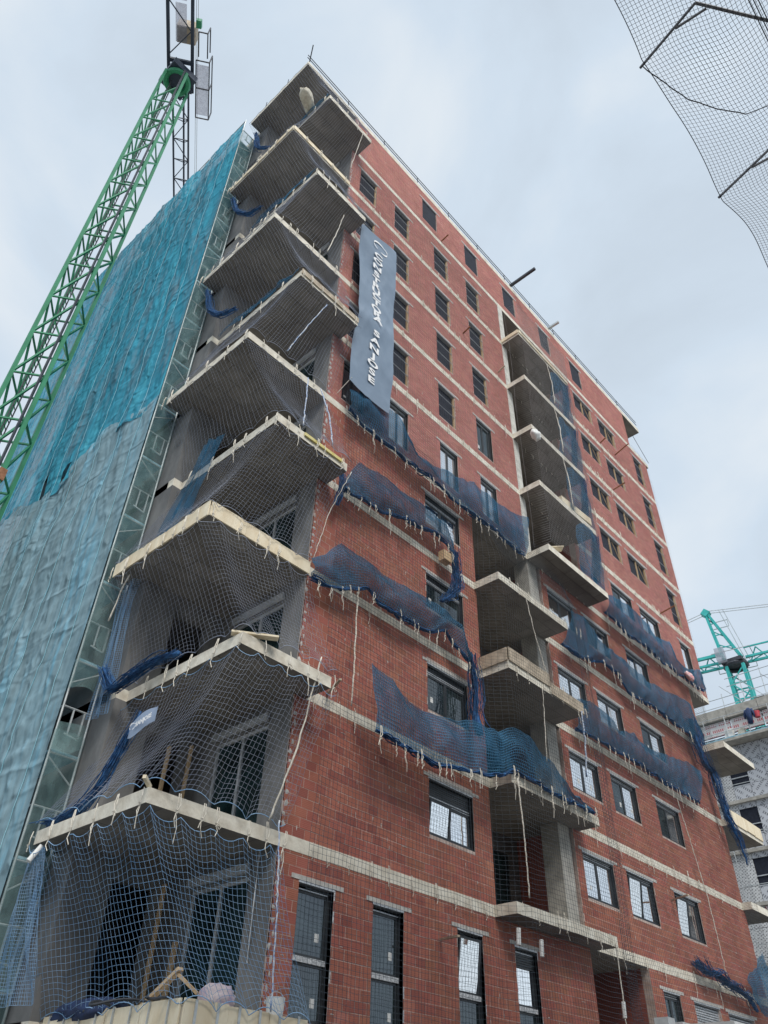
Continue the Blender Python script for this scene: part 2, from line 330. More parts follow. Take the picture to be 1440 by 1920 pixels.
def cords(strands, r):
    """list of (n,3) arrays -> triangular-section cords, one vertex array and face array"""
    V = []; F = []; k = 0
    for P in strands:
        n = len(P); d = P[-1]-P[0]; L = np.linalg.norm(d)+1e-9; d = d/L
        a = np.array([0, 0, 1.]) if abs(d[2]) < 0.8 else np.array([1., 0, 0])
        x = np.cross(d, a); x /= np.linalg.norm(x); y = np.cross(d, x)
        ring = [x*r*math.cos(t)+y*r*math.sin(t) for t in (0.5, 0.5+2.094, 0.5+4.189)]
        V.append(np.stack([P+q for q in ring], 1).reshape(-1, 3))
        i = np.arange(n-1)[:, None]*3+k
        for j in range(3):
            j2 = (j+1) % 3
            F.append(np.concatenate([i+j, i+j2, i+3+j2, i+3+j], 1))
        k += n*3
    return np.concatenate(V), np.concatenate(F)
def cord_mesh(name, strands, r, m):
    V, F = cords(strands, r)
    me = bpy.data.meshes.new(name); me.vertices.add(len(V)); me.vertices.foreach_set('co', V.astype(np.float32).ravel())
    me.loops.add(F.size); me.loops.foreach_set('vertex_index', F.astype(np.int32).ravel())
    me.polygons.add(len(F)); me.polygons.foreach_set('loop_start', np.arange(0, F.size, 4, dtype=np.int32))
    me.materials.append(m); me.update(calc_edges=True); return me
def net_strands(P, sub_u=1, sub_v=1):
    nu, nv, _ = P.shape; out = []
    for i in range(0, nu, sub_u): out.append(P[i])
    for j in range(0, nv, sub_v): out.append(P[:, j])
    return out
def resample(pts, n):
    p = np.array(pts, float); d = np.r_[0, np.cumsum(np.linalg.norm(np.diff(p, axis=0), axis=1))]
    t = np.linspace(0, d[-1], n); return np.stack([np.interp(t, d, p[:, i]) for i in range(p.shape[1])], 1)

# ------------------------------------------------------------------ setting
g = MB(); g.v = [(-400, -400, -3.2), (400, -400, -3.2), (400, 400, -3.2), (-400, 400, -3.2)]; g.f = [(0, 1, 2, 3)]
tag(g.build('ground', M['paving']), kind='structure')
rd = MB(); rd.box(-300, 300, -10.2, -4.2, -3.22, -3.196); tag(rd.build('road', M['asphalt']), kind='structure')
pv = MB(); pv.box(-60, 60, -4.2, -0.9, -3.3, -3.07); tag(pv.build('pavement', M['paving']), kind='structure')

# ------------------------------------------------------------------ the brick building
T = 0.25; W1, W2, DEP = 24.55, 22.45, 14.0
bld = thing('apartment_building', 'red brick apartment block under construction with stacked concrete balconies', 'building', (10, 5, -3.2))
def slab_poly(k):
    odd = k % 2 == 1
    p = [(-2.30, DEP), (-2.30, 3.6 if odd else 3.05)]
    if odd: p += [(-2.85, 3.6), (-2.85, 0.0)]
    else: p += [(-2.04, 3.05), (-2.04, -0.74), (0.30, -0.74), (0.30, 0.0)]
    A = {1: (6.6, 11.1, -0.62), 2: (6.75, 11.0, -0.66), 3: (6.55, 10.4, -1.0), 4: (6.58, 10.4, -0.9)}
    if k in A: a = A[k]; p += [(a[0], 0), (a[0], a[2]), (a[1], a[2]), (a[1], 0)]
    if 5 <= k <= 9: p += [(9.9, 0), (9.9, -0.9), (13.95, -0.9), (13.95, 0)]
    xe = 24.86 if k in (10, 11) else W1
    E_ = {2: (24.6, -0.35), 3: (25.6, -0.32), 4: (25.4, -0.9)}
    if k in E_: p += [(22.3, 0), (22.3, E_[k][1]), (E_[k][0], E_[k][1]), (E_[k][0], 3)]
    elif k < 5: p += [(W2, 0), (W2, 3)]
    else: p += [(xe, 0)]
    if k < 5: p += [(W2+.1, 3), (W2+.1, DEP)]
    else: p += [(xe, DEP)]
    return p
for k in range(12):
    z = 3.0*k if k else 0.04
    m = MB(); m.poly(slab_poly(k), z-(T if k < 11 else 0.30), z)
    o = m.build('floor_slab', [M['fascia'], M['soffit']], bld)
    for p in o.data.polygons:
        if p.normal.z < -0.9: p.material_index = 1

# openings  (x0,x1,z0,z1 relative to storey, kind)
OP = {s: [] for s in range(11)}
for x0, x1 in ((0.57, 1.46), (2.54, 3.44), (5.19, 6.08), (7.32, 8.22)): OP[0].append((x0, x1, 0.12, 2.30, 'tall'))
OP[0] += [(10.75, 13.9, 0.04, 2.76, 'loggia0'), (14.56, 15.6, 0.9, 2.30, 'small'), (16.47, 18.26, 0.9, 2.26, 'louvre'), (18.85, 20.84, 0.9, 2.22, 'louvre')]
for s in range(1, 5):
    OP[s] += [(4.30, 5.98, 1.02, 2.32 if s < 3 else 2.2, 'casA'), (6.68, 10.65, 0.0, 2.76, 'loggiaA')]
    h = {1: 2.24, 2: 2.2, 3: 2.08, 4: 2.14}[s]
    OP[s] += [(11.02, 12.74, 1.02, h, 'cas'), (13.5, 15.2, 1.0, h+.03, 'cas'), (16.58, 18.35, 1.0, h+.05, 'cas')]
for s in range(5, 10):
    for i, (x0, x1) in enumerate(((0.55, 1.5), (2.6, 3.5), (5.13, 6.08), (7.38, 8.33))):
        OP[s].append((x0, x1, 0.28, 2.0, 'narrow' if not (s == 5 or (s == 6 and i == 3)) else 'narrowglass'))
    OP[s].append((10.25, 13.75, 0.0, 2.76, 'loggiaB'))
    g_ = s == 5
    OP[s] += [(16.45, 18.2, 1.1, 2.27, 'cas' if g_ else 'rough'), (18.9, 20.65, 1.1, 2.27, 'cas' if g_ else 'rough'), (22.75, 23.7, 0.3, 2.3, 'narrowglass' if g_ else 'narrow')]
for x0, x1 in ((4.4, 5.4), (7.48, 8.46), (10.55, 11.55), (13.75, 14.68), (16.75, 17.8)): OP[10].append((x0, x1, 0.42, 2.08, 'dark'))
XR = {s: (W2 if s < 5 else W1) for s in range(11)}; XR[10] = 22.75

def cut(iv, a, b):
    o = []
    for (p, q) in iv:
        if b <= p or a >= q: o.append((p, q)); continue
        if a > p: o.append((p, a))
        if b < q: o.append((b, q))
    return o
cam_p = Vector((-9.453, -11.297, -1.537))
bricks = []      # (x0,x1,z0,z1,storey)
walls = {}
for s in range(11):
    zb = 3.0*s if s else 0.04; zt = 3.0*(s+1)-(T if s < 10 else 0.30)
    ops = [(a, b, zb+c if c > 0.05 else zb, min(3.0*s+d, zt), kd) for a, b, c, d, kd in OP[s]]
    # backing wall (mortar), split into cells round the openings
    m = MB()
    zs = sorted({zb, zt} | {o[2] for o in ops} | {o[3] for o in ops})
    for z0, z1 in zip(zs[:-1], zs[1:]):
        if z1-z0 < 1e-4: continue
        iv = [(0.0, XR[s])]
        for o in ops:
            if o[2] < z1-1e-4 and o[3] > z0+1e-4: iv = cut(iv, o[0], o[1])
        for a, b in iv: m.box(a, b, 0.0072, 0.26, z0, z1)
    wobj = m.build('brick_wall', M['mortar'], bld); walls[s] = wobj
    bl, bh, jt = (0.305, 0.190, 0.011) if s < 5 else (0.245, 0.083, 0.010)
    z = zb; row = 0
    while z < zt-0.02:
        z1 = min(z+bh-jt, zt-0.004); off = (row % 2)*bl*0.5+(random.random()-.5)*0.03
        iv = [(0.0, XR[s])]
        for o in ops:
            if o[2] < z1-0.03 and o[3] > z+0.03: iv = cut(iv, o[0]-.002, o[1]+.002)
        for a, b in iv:
            i0 = math.floor((a-off)/bl)
            x = i0*bl+off
            while x < b:
                xa, xb = max(x, a), min(x+bl-jt, b)
                if xb-xa > 0.03: bricks.append((xa, xb, z, z1, s))
                x += bl
        z += bh; row += 1
bricks.sort(key=lambda b: (Vector(((b[0]+b[1])/2, 0, b[2]))-cam_p).length/((b[1]-b[0])*(b[3]-b[2]))**0.5)
var = {}
for i, (xa, xb, z0, z1, s) in enumerate(bricks[:300]):
    key = (round(xb-xa, 3), round(z1-z0, 3), i % 5)
    if key not in var:
        ti = random.random(); q = MB(); j = lambda: random.uniform(-.0008, .0008)
        q.box(-(xb-xa)/2, (xb-xa)/2, j(), 0.03, 0, z1-z0, ti, skip='k'); var[key] = q.mesh('brick', M['brick_lo'], tint=True)
    link('brick', var[key], walls[s], ((xa+xb)/2, 0.004+random.uniform(-.001, .0015), z0))
for nm, sel, mt in (('brickwork', lambda s: s < 5, 'brick_lo'), ('brickwork', lambda s: s >= 5, 'brick_hi')):
    bx = [b for b in bricks[300:] if sel(b[4])]
    A = np.array([(b[0], b[1], b[2], b[3]) for b in bx]); n = len(A)
    yo = 0.004+RNG.uniform(-.001, .0015, n)
    V = np.zeros((n, 8, 3))
    for c in range(8):
        V[:, c, 0] = A[:, 0] if c in (0, 3, 4, 7) else A[:, 1]
        V[:, c, 1] = yo if c in (0, 1, 4, 5) else 0.03
        V[:, c, 2] = A[:, 2] if c < 4 else A[:, 3]
    Fb = np.array([(3, 2, 1, 0), (4, 5, 6, 7), (0, 1, 5, 4), (1, 2, 6, 5), (3, 0, 4, 7)])
    F = (np.arange(n)[:, None, None]*8+Fb[None]).reshape(-1, 4)
    me = bpy.data.meshes.new(nm); me.vertices.add(n*8); me.vertices.foreach_set('co', V.astype(np.float32).ravel())
    me.loops.add(F.size); me.loops.foreach_set('vertex_index', F.astype(np.int32).ravel())
    me.polygons.add(len(F)); me.polygons.foreach_set('loop_start', np.arange(0, F.size, 4, dtype=np.int32))
    me.materials.append(M[mt]); me.update(calc_edges=True); me.polygons.foreach_set('use_smooth', [False]*len(me.polygons))
    # brick tone: each brick its own, and loose patches of batches
    tn = RNG.rand(n)*0.75+0.25*(vnoise(A[:, 0]*.6, A[:, 2]*.9, 3)+.5)
    me.attributes.new('tint', 'FLOAT', 'FACE').data.foreach_set('value', np.repeat(tn, 5).astype(np.float32))
    tag(link(nm, me, bld), kind='stuff')

# mortar smears: proud, irregular patches on the joints
def smear(mb, x, z, w_, h_):
    n = random.randint(6, 9); k = len(mb.v)
    mb.v.append((x, -0.006, z))
    for i in range(n):
        a = 2*math.pi*i/n; q = random.uniform(.55, 1.1); mb.v.append((x+w_*q*math.cos(a), 0.0055, z+h_*q*math.sin(a)))
    for i in range(n): mb.f.append((k, k+1+i, k+1+(i+1) % n)); mb.t.append(.5)
sm = MB()
def free(x, z):
    s = int(z//3); return s < 11 and not any(o[0]-.12 < x < o[1]+.12 and 3*s+o[2]-.1 < z < 3*s+o[3]+.12 for o in OP[s]) and .08 < x < XR[s]-.1 and 0.15 < z-3*s < 2.6
for i in range(760):
    x, z = random.uniform(0, 22), random.uniform(0.2, 15) if i % 3 else random.uniform(0, 32)
    if free(x, z): smear(sm, x, z, *random.choice(((.012, .075), (.014, .05), (.11, .011), (.06, .013), (.02, .06), (.008, .09))))
for s in range(11):          # ragged mortar along the left brick edge
    for z in np.arange(3*s+.15, 3*s+2.7, .2): smear(sm, random.uniform(.02, .09), z, random.uniform(.02, .07), random.uniform(.04, .11))
tag(sm.build('mortar_smears', M['lintel'], bld), kind='stuff')

# windows ------------------------------------------------------------------
def lintel(s, x0, x1, z):
    b = MB(); b.box(x0-.2, x1+.24, -0.008, 0.14, z+.004, z+.085); b.build('lintel', M['lintel'], walls[s])
    b = MB(); b.box(x0-.012, x1+.012, 0.0, 0.2, z-.035, z+.002); b.build('lintel_plate', M['alu'], walls[s])
def frame_bars(b, x0, x1, z0, z1, y0, y1, t):
    b.box(x0, x1, y0, y1, z0, z0+t); b.box(x0, x1, y0, y1, z1-t, z1); b.box(x0, x0+t, y0, y1, z0+t, z1-t); b.box(x1-t, x1, y0, y1, z0+t, z1-t)
def win_cas(s, x0, x1, z0, z1, tilt=(0, 0), glass='pane_sky', n=2, shut=0.0, openleft=False):
    f = MB(); frame_bars(f, x0, x1, z0, z1, 0.07, 0.17, 0.05)
    fo = f.build('window', M['frame'], bld)
    tr = MB(); tr.box(x0-.03, x0, 0.03, .12, z0, z1); tr.box(x1, x1+.03, 0.03, .12, z0, z1); tr.box(x0, x1, 0.02, .16, z0-.035, z0); tr.build('window_trim', M['alu'], fo)
    zt = z1-.055
    if shut > 0:
        sb = MB()
        q = zt
        while q > zt-shut: sb.box(x0+.06, x1-.06, 0.115, 0.135, q-.045, q-.006); q -= .048
        sb.build('shutter', M['frame'], fo); zt -= shut
    rl = MB(); rl.box(x0+.055, x1-.055, 0.095, 0.125, zt-.022, zt); rl.box(x0+.055, x1-.055, 0.095, 0.125, zt-.075, zt-.055); rl.build('shutter_rail', M['alu'], fo)
    zt -= .08
    wd = (x1-x0-.11)/n
    for i in range(n):
        a, b = x0+.055+wd*i, x0+.055+wd*(i+1)
        c = MB(); frame_bars(c, a, b, 0, zt-z0-.055, -.02, .035, 0.05)
        co = c.build('casement', M['frame'], fo, loc=(0, .125, z0+.055))
        p = MB(); p.box(a+.05, b-.05, 0.0, .012, .05, zt-z0-.105)
        po = p.build('pane', M[('pane_dark' if (openleft and i == 0) else glass)], fo, loc=(0, .125, z0+.055))
        if random.random() < .35:
            st = MB(); xs = random.uniform(a+.1, b-.25); st.box(xs, xs+random.uniform(.07, .13), -.004, -.0005, .25, .25+random.uniform(.08, .16)); st.build('glass_sticker', M['white'], fo, loc=(0, .125, z0+.055))
        if tilt[i % 2]:
            for q in (co, po): q.rotation_euler = (R_(tilt[i % 2]), 0, 0)
    lintel(s, x0, x1, z1)
    return fo
def win_tall(s, x0, x1, z0, z1, tilt=0, wh=False):
    f = MB(); frame_bars(f, x0, x1, z0, z1, 0.10, 0.17, 0.06); zm = z0+(z1-z0)*.44
    fo = f.build('window', M['frame'], bld)
    tr = MB(); tr.box(x0-.022, x0, 0.02, .12, z0, z1); tr.box(x1, x1+.035, 0.005, .12, z0, z1); tr.build('window_trim', M['tape'], fo)
    b = MB(); b.box(x0+.02, x1-.04, .085, .16, zm-.04, zm+.05); b.build('transom', M['tape'], fo)
    b = MB(); b.box(x0-.02, x1, .06, .16, z0-.06, z0+.02); b.build('sill', M['tape'], fo)
    if wh:
        b = MB(); q = z1-.07
        while q > z1-.4: b.box(x0+.06, x1-.06, .10, .125, q-.045, q-.006); q -= .05
        b.build('shutter', M['frame'], fo)
    b = MB(); b.box(x0+.06, x1-.06, .095, .115, z1-.12, z1-.10); b.build('shutter_rail', M['alu'], fo)
    for i, (a, c) in enumerate(((z0+.06, zm-.04), (zm+.05, z1-.12))):
        cs = MB(); frame_bars(cs, x0+.06, x1-.06, 0, c-a, -.015, .03, .045); co = cs.build('casement', M['frame'], fo, loc=(0, .135, a))
        p = MB(); p.box(x0+.105, x1-.105, 0, .012, .045, c-a-.045)
        po = p.build('pane', M['pane_sky' if (i == 1 and (tilt or wh)) else 'pane_dark'], fo, loc=(0, .135, a))
        if tilt and i == 1:
            for q in (co, po): q.rotation_euler = (R_(tilt), 0, 0)
        if not wh:
            st = MB(); st.box(x1-.30, x1-.20, -.004, 0, .22+(.05*i), .36+.05*i); st.build('glass_sticker', M['white'], fo, loc=(0, .134, a))
    lintel(s, x0, x1, z1)
def win_rough(s, x0, x1, z0, z1, mull, bars, void=True):
    """builder's opening: timber sub-frame, guard bars, near-black sheet painting the unlit inside"""
    f = MB(); t = .035
    f.box(x1-.03, x1-.004, .05, .12, z0, z1); f.box(x0+.004, x0+.03, .05, .12, z0, z1); f.box(x0+.03, x1-.03, .05, .12, z1-.03, z1-.004)
    fo = f.build('window', M['timber'], bld)
    v = MB(); v.box(x0+.002, x1-.002, .13, .143, z0+.002, z1-.002); v.build('dark_backing', M['void'], fo)
    if mull:
        b = MB(); b.box((x0+x1)/2+.03, (x0+x1)/2+.065, .06, .12, z0, z1-t); b.build('mullion', M['timber'], fo)
    for q in bars:
        b = MB(); zz = z0+(z1-z0)*q; b.bar((x0, .04, zz), (x1, .04, zz+random.uniform(-.02, .02)), .028, n=5); b.build('guard_bar', M['alu'], fo)
    if not bars and random.random() < .8:
        b = MB(); b.bar((x1-.5, .12, z1-.1), (x1-.05, .08, z0+.15), .03, .02); b.build('prop_batten', M['timber'], fo)
    lintel(s, x0, x1, z1)

for s in range(11):
    z = 3.0*s; ci = 0
    for a, b, c, d, kd in OP[s]:
        z0, z1 = z+c, z+d
        if kd == 'tall': i = [0.57, 2.54, 5.19, 7.32].index(a); win_tall(s, a, b, z0, z1, tilt=(7 if i == 2 else 0), wh=(i == 3))
        elif kd == 'casA': win_cas(s, a, b, z0, z1, tilt=((7, 0) if s == 1 else (0, 0)), glass=('pane_sky' if s in (1, 4) else 'pane_dark'), shut=(.34 if s == 1 else .14))
        elif kd == 'cas':
            ci += 1
            win_cas(s, a, b, z0, z1, tilt=((7, 0) if (s, ci) in ((1, 2), (1, 3), (4, 2)) else (0, 0)), openleft=((s, ci) in ((2, 2), (2, 3), (3, 3), (4, 2), (5, 1))))
        elif kd == 'narrow': win_rough(s, a, b, z0, z1, False, (.36, .7) if a < 20 else (.3, .72))
        elif kd == 'narrowglass': win_cas(s, a, b, z0, z1, n=2 if a < 20 else 1, glass='pane_sky' if s == 5 else 'pane_dark')
        elif kd == 'rough': win_rough(s, a, b, z0, z1, True, ())
        elif kd == 'small': win_cas(s, a, b, z0, z1, glass='pane_dark', n=2)
        elif kd == 'dark':
            v = MB(); v.box(a+.002, b-.002, .05, .08, z0+.002, z1-.002); v.build('window', M['void'], bld); lintel(s, a, b, z1)  # bare opening: near-black sheet painted for its unlit inside
        elif kd == 'louvre':
            f = MB(); frame_bars(f, a, b, z0, z1, .08, .17, .05); fo = f.build('window', M['alu'], bld)
            q = z1-.07
            while q > z0+.06:
                l = MB(); l.box(a+.05, b-.05, .10, .13, q-.062, q-.018); l.build('louvre_slat', M['alu'], fo); q -= .066
            v = MB(); v.box(a+.05, b-.05, .15, .165, z0+.05, z1-.05); v.build('dark_backing', M['frame'], fo); lintel(s, a, b, z1)
        elif kd in ('loggia0', 'loggiaA', 'loggiaB'):
            zc = z1; dp = 1.9
            for xa, xb in ((a-.24, a), (b, b+.24)): sd = MB(); sd.box(xa, xb, .262, dp, z0, zc); sd.build('loggia_side_wall', M['brick_hi'] if kd == 'loggiaB' else M['brick_lo'], bld)
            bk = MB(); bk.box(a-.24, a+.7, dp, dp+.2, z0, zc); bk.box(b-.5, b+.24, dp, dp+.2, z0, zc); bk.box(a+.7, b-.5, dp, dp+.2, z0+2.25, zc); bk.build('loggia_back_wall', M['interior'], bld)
            f = MB(); frame_bars(f, a+.7, b-.5, z0, z0+2.25, dp+.02, dp+.09, .06); f.box((a+b)/2+.05, (a+b)/2+.12, dp+.02, dp+.09, z0+.06, z0+2.19)
            fo = f.build('sliding_door', M['frame'], bld); p = MB(); p.box(a+.76, b-.56, dp+.05, dp+.06, z0+.06, z0+2.19); p.build('pane', M['pane_door'], fo)
            if kd == 'loggiaA':
                cl = MB(); cl.box(9.95, 10.52, .06, .62, z0, zc-.002); cl.build('column', M['concrete'], bld)
            if kd == 'loggiaB':
                cl = MB(); cl.box(9.88, 10.246, -.006, .5, z0, zc-.002); cl.build('column', M['white_col'], bld)
# corner loggia behind the nets, every storey
for s in range(11):
    z0 = 3.0*s if s else 0.04; zt = 3.0*(s+1)-(T if s < 10 else .3)
    c = MB(); c.box(-.012, .24, .262, .72, z0, zt); c.box(-.012, -.001, .05, .262, z0, zt); c.build('loggia_side_wall', M['render'], bld)
    c = MB(); c.box(0.0, .24, .72, 2.5, z0+2.32, zt); c.box(0.0, .24, 2.5, 3.05, z0, zt); c.build('loggia_side_wall', M['render'], bld)
    c = MB(); c.box(-2.30, -1.40, 3.05, 3.3, z0, zt); c.box(-.42, .24, 3.052, 3.3, z0, zt); c.box(-1.40, -.42, 3.05, 3.3, z0+2.35, zt); c.build('loggia_back_wall', M['render'], bld)
    f = MB(); t = .07
    f.box(.05, .13, .72, 2.5, z0+2.32-t, z0+2.32); f.box(.05, .13, .72, .72+t, z0, z0+2.25); f.box(.05, .13, 2.5-t, 2.5, z0, z0+2.25); f.box(.05, .13, 1.56, 1.63, z0, z0+2.25); f.box(.05, .13, .79, 2.43, z0, z0+t)
    fo = f.build('sliding_door', M['alu'], bld)
    for ya, yb in ((.79, 1.56), (1.63, 2.43)):
        p = MB(); p.box(.09, .10, ya, yb, z0+t, z0+2.25); p.build('pane', M['pane_door'], fo)
    cb = MB(); cb.box(-.10, -.03, .69, 2.55, z0+2.36, z0+2.52); cb.build('shutter_box', M['alu'], bld)
# outer shell that the scaffold hides, and added dark partitions blocking window light
sh = MB()
sh.box(-2.30, -2.06, 3.3, DEP, -3.2, 32.7); sh.box(-2.3, W2, DEP-.24, DEP, -3.2, 32.7); sh.box(W1-.24, W1, .262, DEP-.24, 15, 29.74); sh.box(W2-.24, W2, .262, DEP-.24, -3.2, 14.75); sh.box(22.5, 22.75, .262, DEP-.24, 30, 32.7)
sh.box(-2.06, 22.45, 0.3, .5, -3.2, -.22)
sh.build('outer_wall', M['render'], bld)
it = MB(); it.box(.26, 24.3, 3.6, 3.8, -3.2, 32.7); it.box(-2.0, .2, 5.2, 5.4, -3.2, 32.7); it.build('light_block_wall', M['interior'], bld)
# roof cornice strip + parapet ledge
c = MB(); c.box(-2.80, 24.80, 0.05, .35, 33.001, 33.16); c.box(-2.80, -2.5, .35, 3.55, 33.001, 33.16); c.build('parapet', M['white_col'], bld)

# ------------------------------------------------------------------ formwork boards on slab edges
def board_set(name, label, segs, matl, grp):
    """row of edge boards (x0,y0)->(x1,y1) from z0 to z1, each board its own part"""
    (sx, sy, _), _, sz, _ = segs[0]
    t = thing(name, label, 'formwork', (sx, sy, sz), grp)
    for (p, q, z0, z1) in segs:
        p = Vector(p); q = Vector(q); L = (q-p).length; n = max(1, round(L/.9)); d = (q-p)/L; nrm = Vector((d.y, -d.x, 0))
        for i in range(n):
            a = p+d*(L*i/n+.004)+nrm*(.022+random.uniform(0, .012)); b = p+d*(L*(i+1)/n-.004)+nrm*(.022+random.uniform(0, .012))
            zz0 = z0+random.uniform(-.02, .02); zz1 = z1+random.uniform(-.02, .03)
            m = MB(); m.bar((a.x, a.y, (zz0+zz1)/2), (b.x, b.y, (zz0+zz1)/2), .03, zz1-zz0); m.build('board', matl, t)
        if name.startswith('edge'):
            for i in range(n*2):
                a = p+d*(L*(i+.5)/(n*2))+nrm*.055
                m = MB(); m.box(a.x-.02, a.x+.02, a.y-.008, a.y+.008, z0-.02, z1+.02); m.build('strap', M['galv'], t)
    return t
board_set('edge_formwork', 'pale plywood edge boards with steel straps round the lowest corner slab', [((-2.04, 3.0, 0), (-2.04, -.74, 0), -.40, .09), ((-2.04, -.74, 0), (.3, -.74, 0), -.40, .09)], M['ply'], 'boards left on slab edges')
board_set('slab_formwork', 'bright new timber beams framing the corner slab fourth from the bottom', [((-2.85, 3.6, 0), (-2.85, 0, 0), 8.74, 9.10), ((-2.85, 0, 0), (0.02, 0, 0), 8.74, 9.10)], M['ply'], 'boards left on slab edges')
board_set('slab_formwork', 'rough weathered boards nailed round the balcony above the long blue net of the middle bay', [((6.55, 0, 0), (6.55, -1.0, 0), 8.98, 9.38), ((6.55, -1.0, 0), (8.6, -1.0, 0), 8.98, 9.36), ((8.6, -1.0, 0), (10.4, -1.0, 0), 8.78, 9.10)], M['grimy_ply'], 'boards left on slab edges')
board_set('slab_formwork', 'yellowed plywood strip fixed along the right end balcony beside the far grey building', [((22.3, -.32, 0), (25.6, -.32, 0), 8.9, 9.4)], M['ply'], 'boards left on slab edges')
board_set('slab_formwork', 'thin orange-edged boards on the topmost balcony of the middle column', [((9.9, 0, 0), (9.9, -.9, 0), 26.86, 27.05), ((9.9, -.9, 0), (13.95, -.9, 0), 26.86, 27.05)], M['ply'], 'boards left on slab edges')
board_set('slab_formwork', 'splintered boards with yellow foam along the corner slab level with the banner middle', [((-2.04, -.74, 0), (.3, -.74, 0), 17.86, 18.06)], M['grimy_ply'], 'boards left on slab edges')
board_set('slab_formwork', 'pale timber strip along the left edge of the second slab down from the roof corner', [((-2.85, 3.6, 0), (-2.85, 0, 0), 26.83, 27.04), ((-2.85, 0, 0), (0, 0, 0), 26.83, 27.04)], M['ply'], 'boards left on slab edges')

# ------------------------------------------------------------------ safety nets at the corner
def perim(k, n):
    if k % 2: P = [(-2.93, 3.6), (-2.93, -.10), (0.02, -.10)]
    else: P = [(-2.12, 3.15), (-2.12, -.83), (.36, -.83)]
    a = resample(P[:2], n//2+1); b = resample(P[1:], n-n//2); q = np.concatenate([a[:-1], b])
    for _ in range(5): q[1:-1] = .25*q[:-2]+.5*q[1:-1]+.25*q[2:]
    return q
# rope ties: a handful of shared shapes
def tie_mesh(i):
    r = random.Random(100+i); m = MB(); R0 = .010
    h = r.uniform(.10, .24)
    m.tube([(0, 0, .30), (r.uniform(-.03, .03), -.02, .15), (0, 0, 0)], R0, 4)
    if i % 2: m.tube([(.03, 0, .30), (.05, -.02, .12), (.0, 0, 0)], R0, 4)
    m.tube([(0, 0, 0), (.03*r.choice((-1, 1)), -.02, -h*.5), (r.uniform(-.05, .05), -.01, -h)], R0*.9, 4)
    m.tube([(0, -.01, -.02), (.025, -.02, .03), (-.02, -.02, .03), (0, -.01, -.02)], R0*1.4, 4)
    if i % 3 == 0:
        m.tube([(0, 0, 0), (r.uniform(-.05, .05), -.02, -h*1.0), (r.uniform(-.08, .08), 0, -h*2.0)], R0*.8, 4)
    if i % 3 == 1: m.tube([(0, 0, .02), (.06, -.02, -.06), (.09, -.02, -.02), (.03, -.01, .04)], R0*.9, 4)
    return m.mesh('rope_tie', M['rope'])
TIES = [tie_mesh(i) for i in range(10)]
def add_tie(parent, loc, rz=0, sc=1.0):
    o = link('rope_tie', random.choice(TIES), parent, loc); o.rotation_euler = (0, random.uniform(-.15, .15), rz); o.scale = (sc, sc, sc*random.uniform(.75, 1.15)); return o

ORD = ['lowest', 'second', 'third', 'fourth', 'fifth', 'sixth', 'seventh', 'eighth', 'ninth', 'tenth', 'topmost']
for s in range(11):
    nu = 60; nv = 27
    B = perim(s, nu); Tt = perim(s+1, nu); nu = len(B)
    z0, z1 = 3.0*s-.05, 3.0*(s+1)-.27
    u = np.linspace(0, 1, nu); v = np.linspace(0, 1, nv)
    U, Vv = np.meshgrid(u, v, indexing='ij')
    P = np.zeros((nu, nv, 3))
    P[..., 0] = B[:, None, 0]*(1-Vv)+Tt[:, None, 0]*Vv; P[..., 1] = B[:, None, 1]*(1-Vv)+Tt[:, None, 1]*Vv
    sag = .21*np.sqrt(np.abs(np.sin(np.pi*U*9.5+s)))
    P[..., 2] = z0+(z1-z0)*Vv-sag*np.clip((Vv-.45)/.55, 0, 1)**1.3+.20*np.sqrt(np.abs(np.sin(np.pi*U*8+s*.7)))*np.clip((.4-Vv)/.4, 0, 1)**1.5
    bil = np.sin(np.pi*Vv)*(.16+.28*vnoise(U*5+s*3, Vv*2, s))
    tb = np.clip((U-.3)/.4, 0, 1); tb = tb*tb*(3-2*tb); outx = -1+.85*tb; outy = -.1-.9*tb
    P[..., 0] += -outx*bil*.8+.05*vnoise(U*14, Vv*5+s, s+5)*np.sin(np.pi*Vv); P[..., 1] += -outy*bil*.8+.05*vnoise(U*15, Vv*4, s+9)*np.sin(np.pi*Vv)
    P[..., 2] += .05*vnoise(U*12, Vv*7, s+2)*np.sin(np.pi*Vv)
    nm = tag(link('safety_net', cord_mesh('safety_net', net_strands(P), .0032 if s < 2 else .0026+.00008*s, M['cord_blue'] if s == 0 else M['cord_light'])),
             'pale square-mesh safety net round the open corner, %s of the stack from the ground' % ORD[s], 'safety net', 'corner safety nets')
    for e_ in (0, -1): link('border_rope', cord_mesh('border_rope', [P[:, e_]+np.array([0, -.005, 0])], .009, M['cord_blue' if s < 2 else 'cord_light']), nm)
    for j in np.cumsum([0]+[random.choice((3, 4, 5, 6, 7)) for _ in range(11)]):
        if s < 10 and j < nu: add_tie(nm, (Tt[j, 0], Tt[j, 1], z1-.02), 0 if j > nu/2 else -math.pi/2, 1.05)

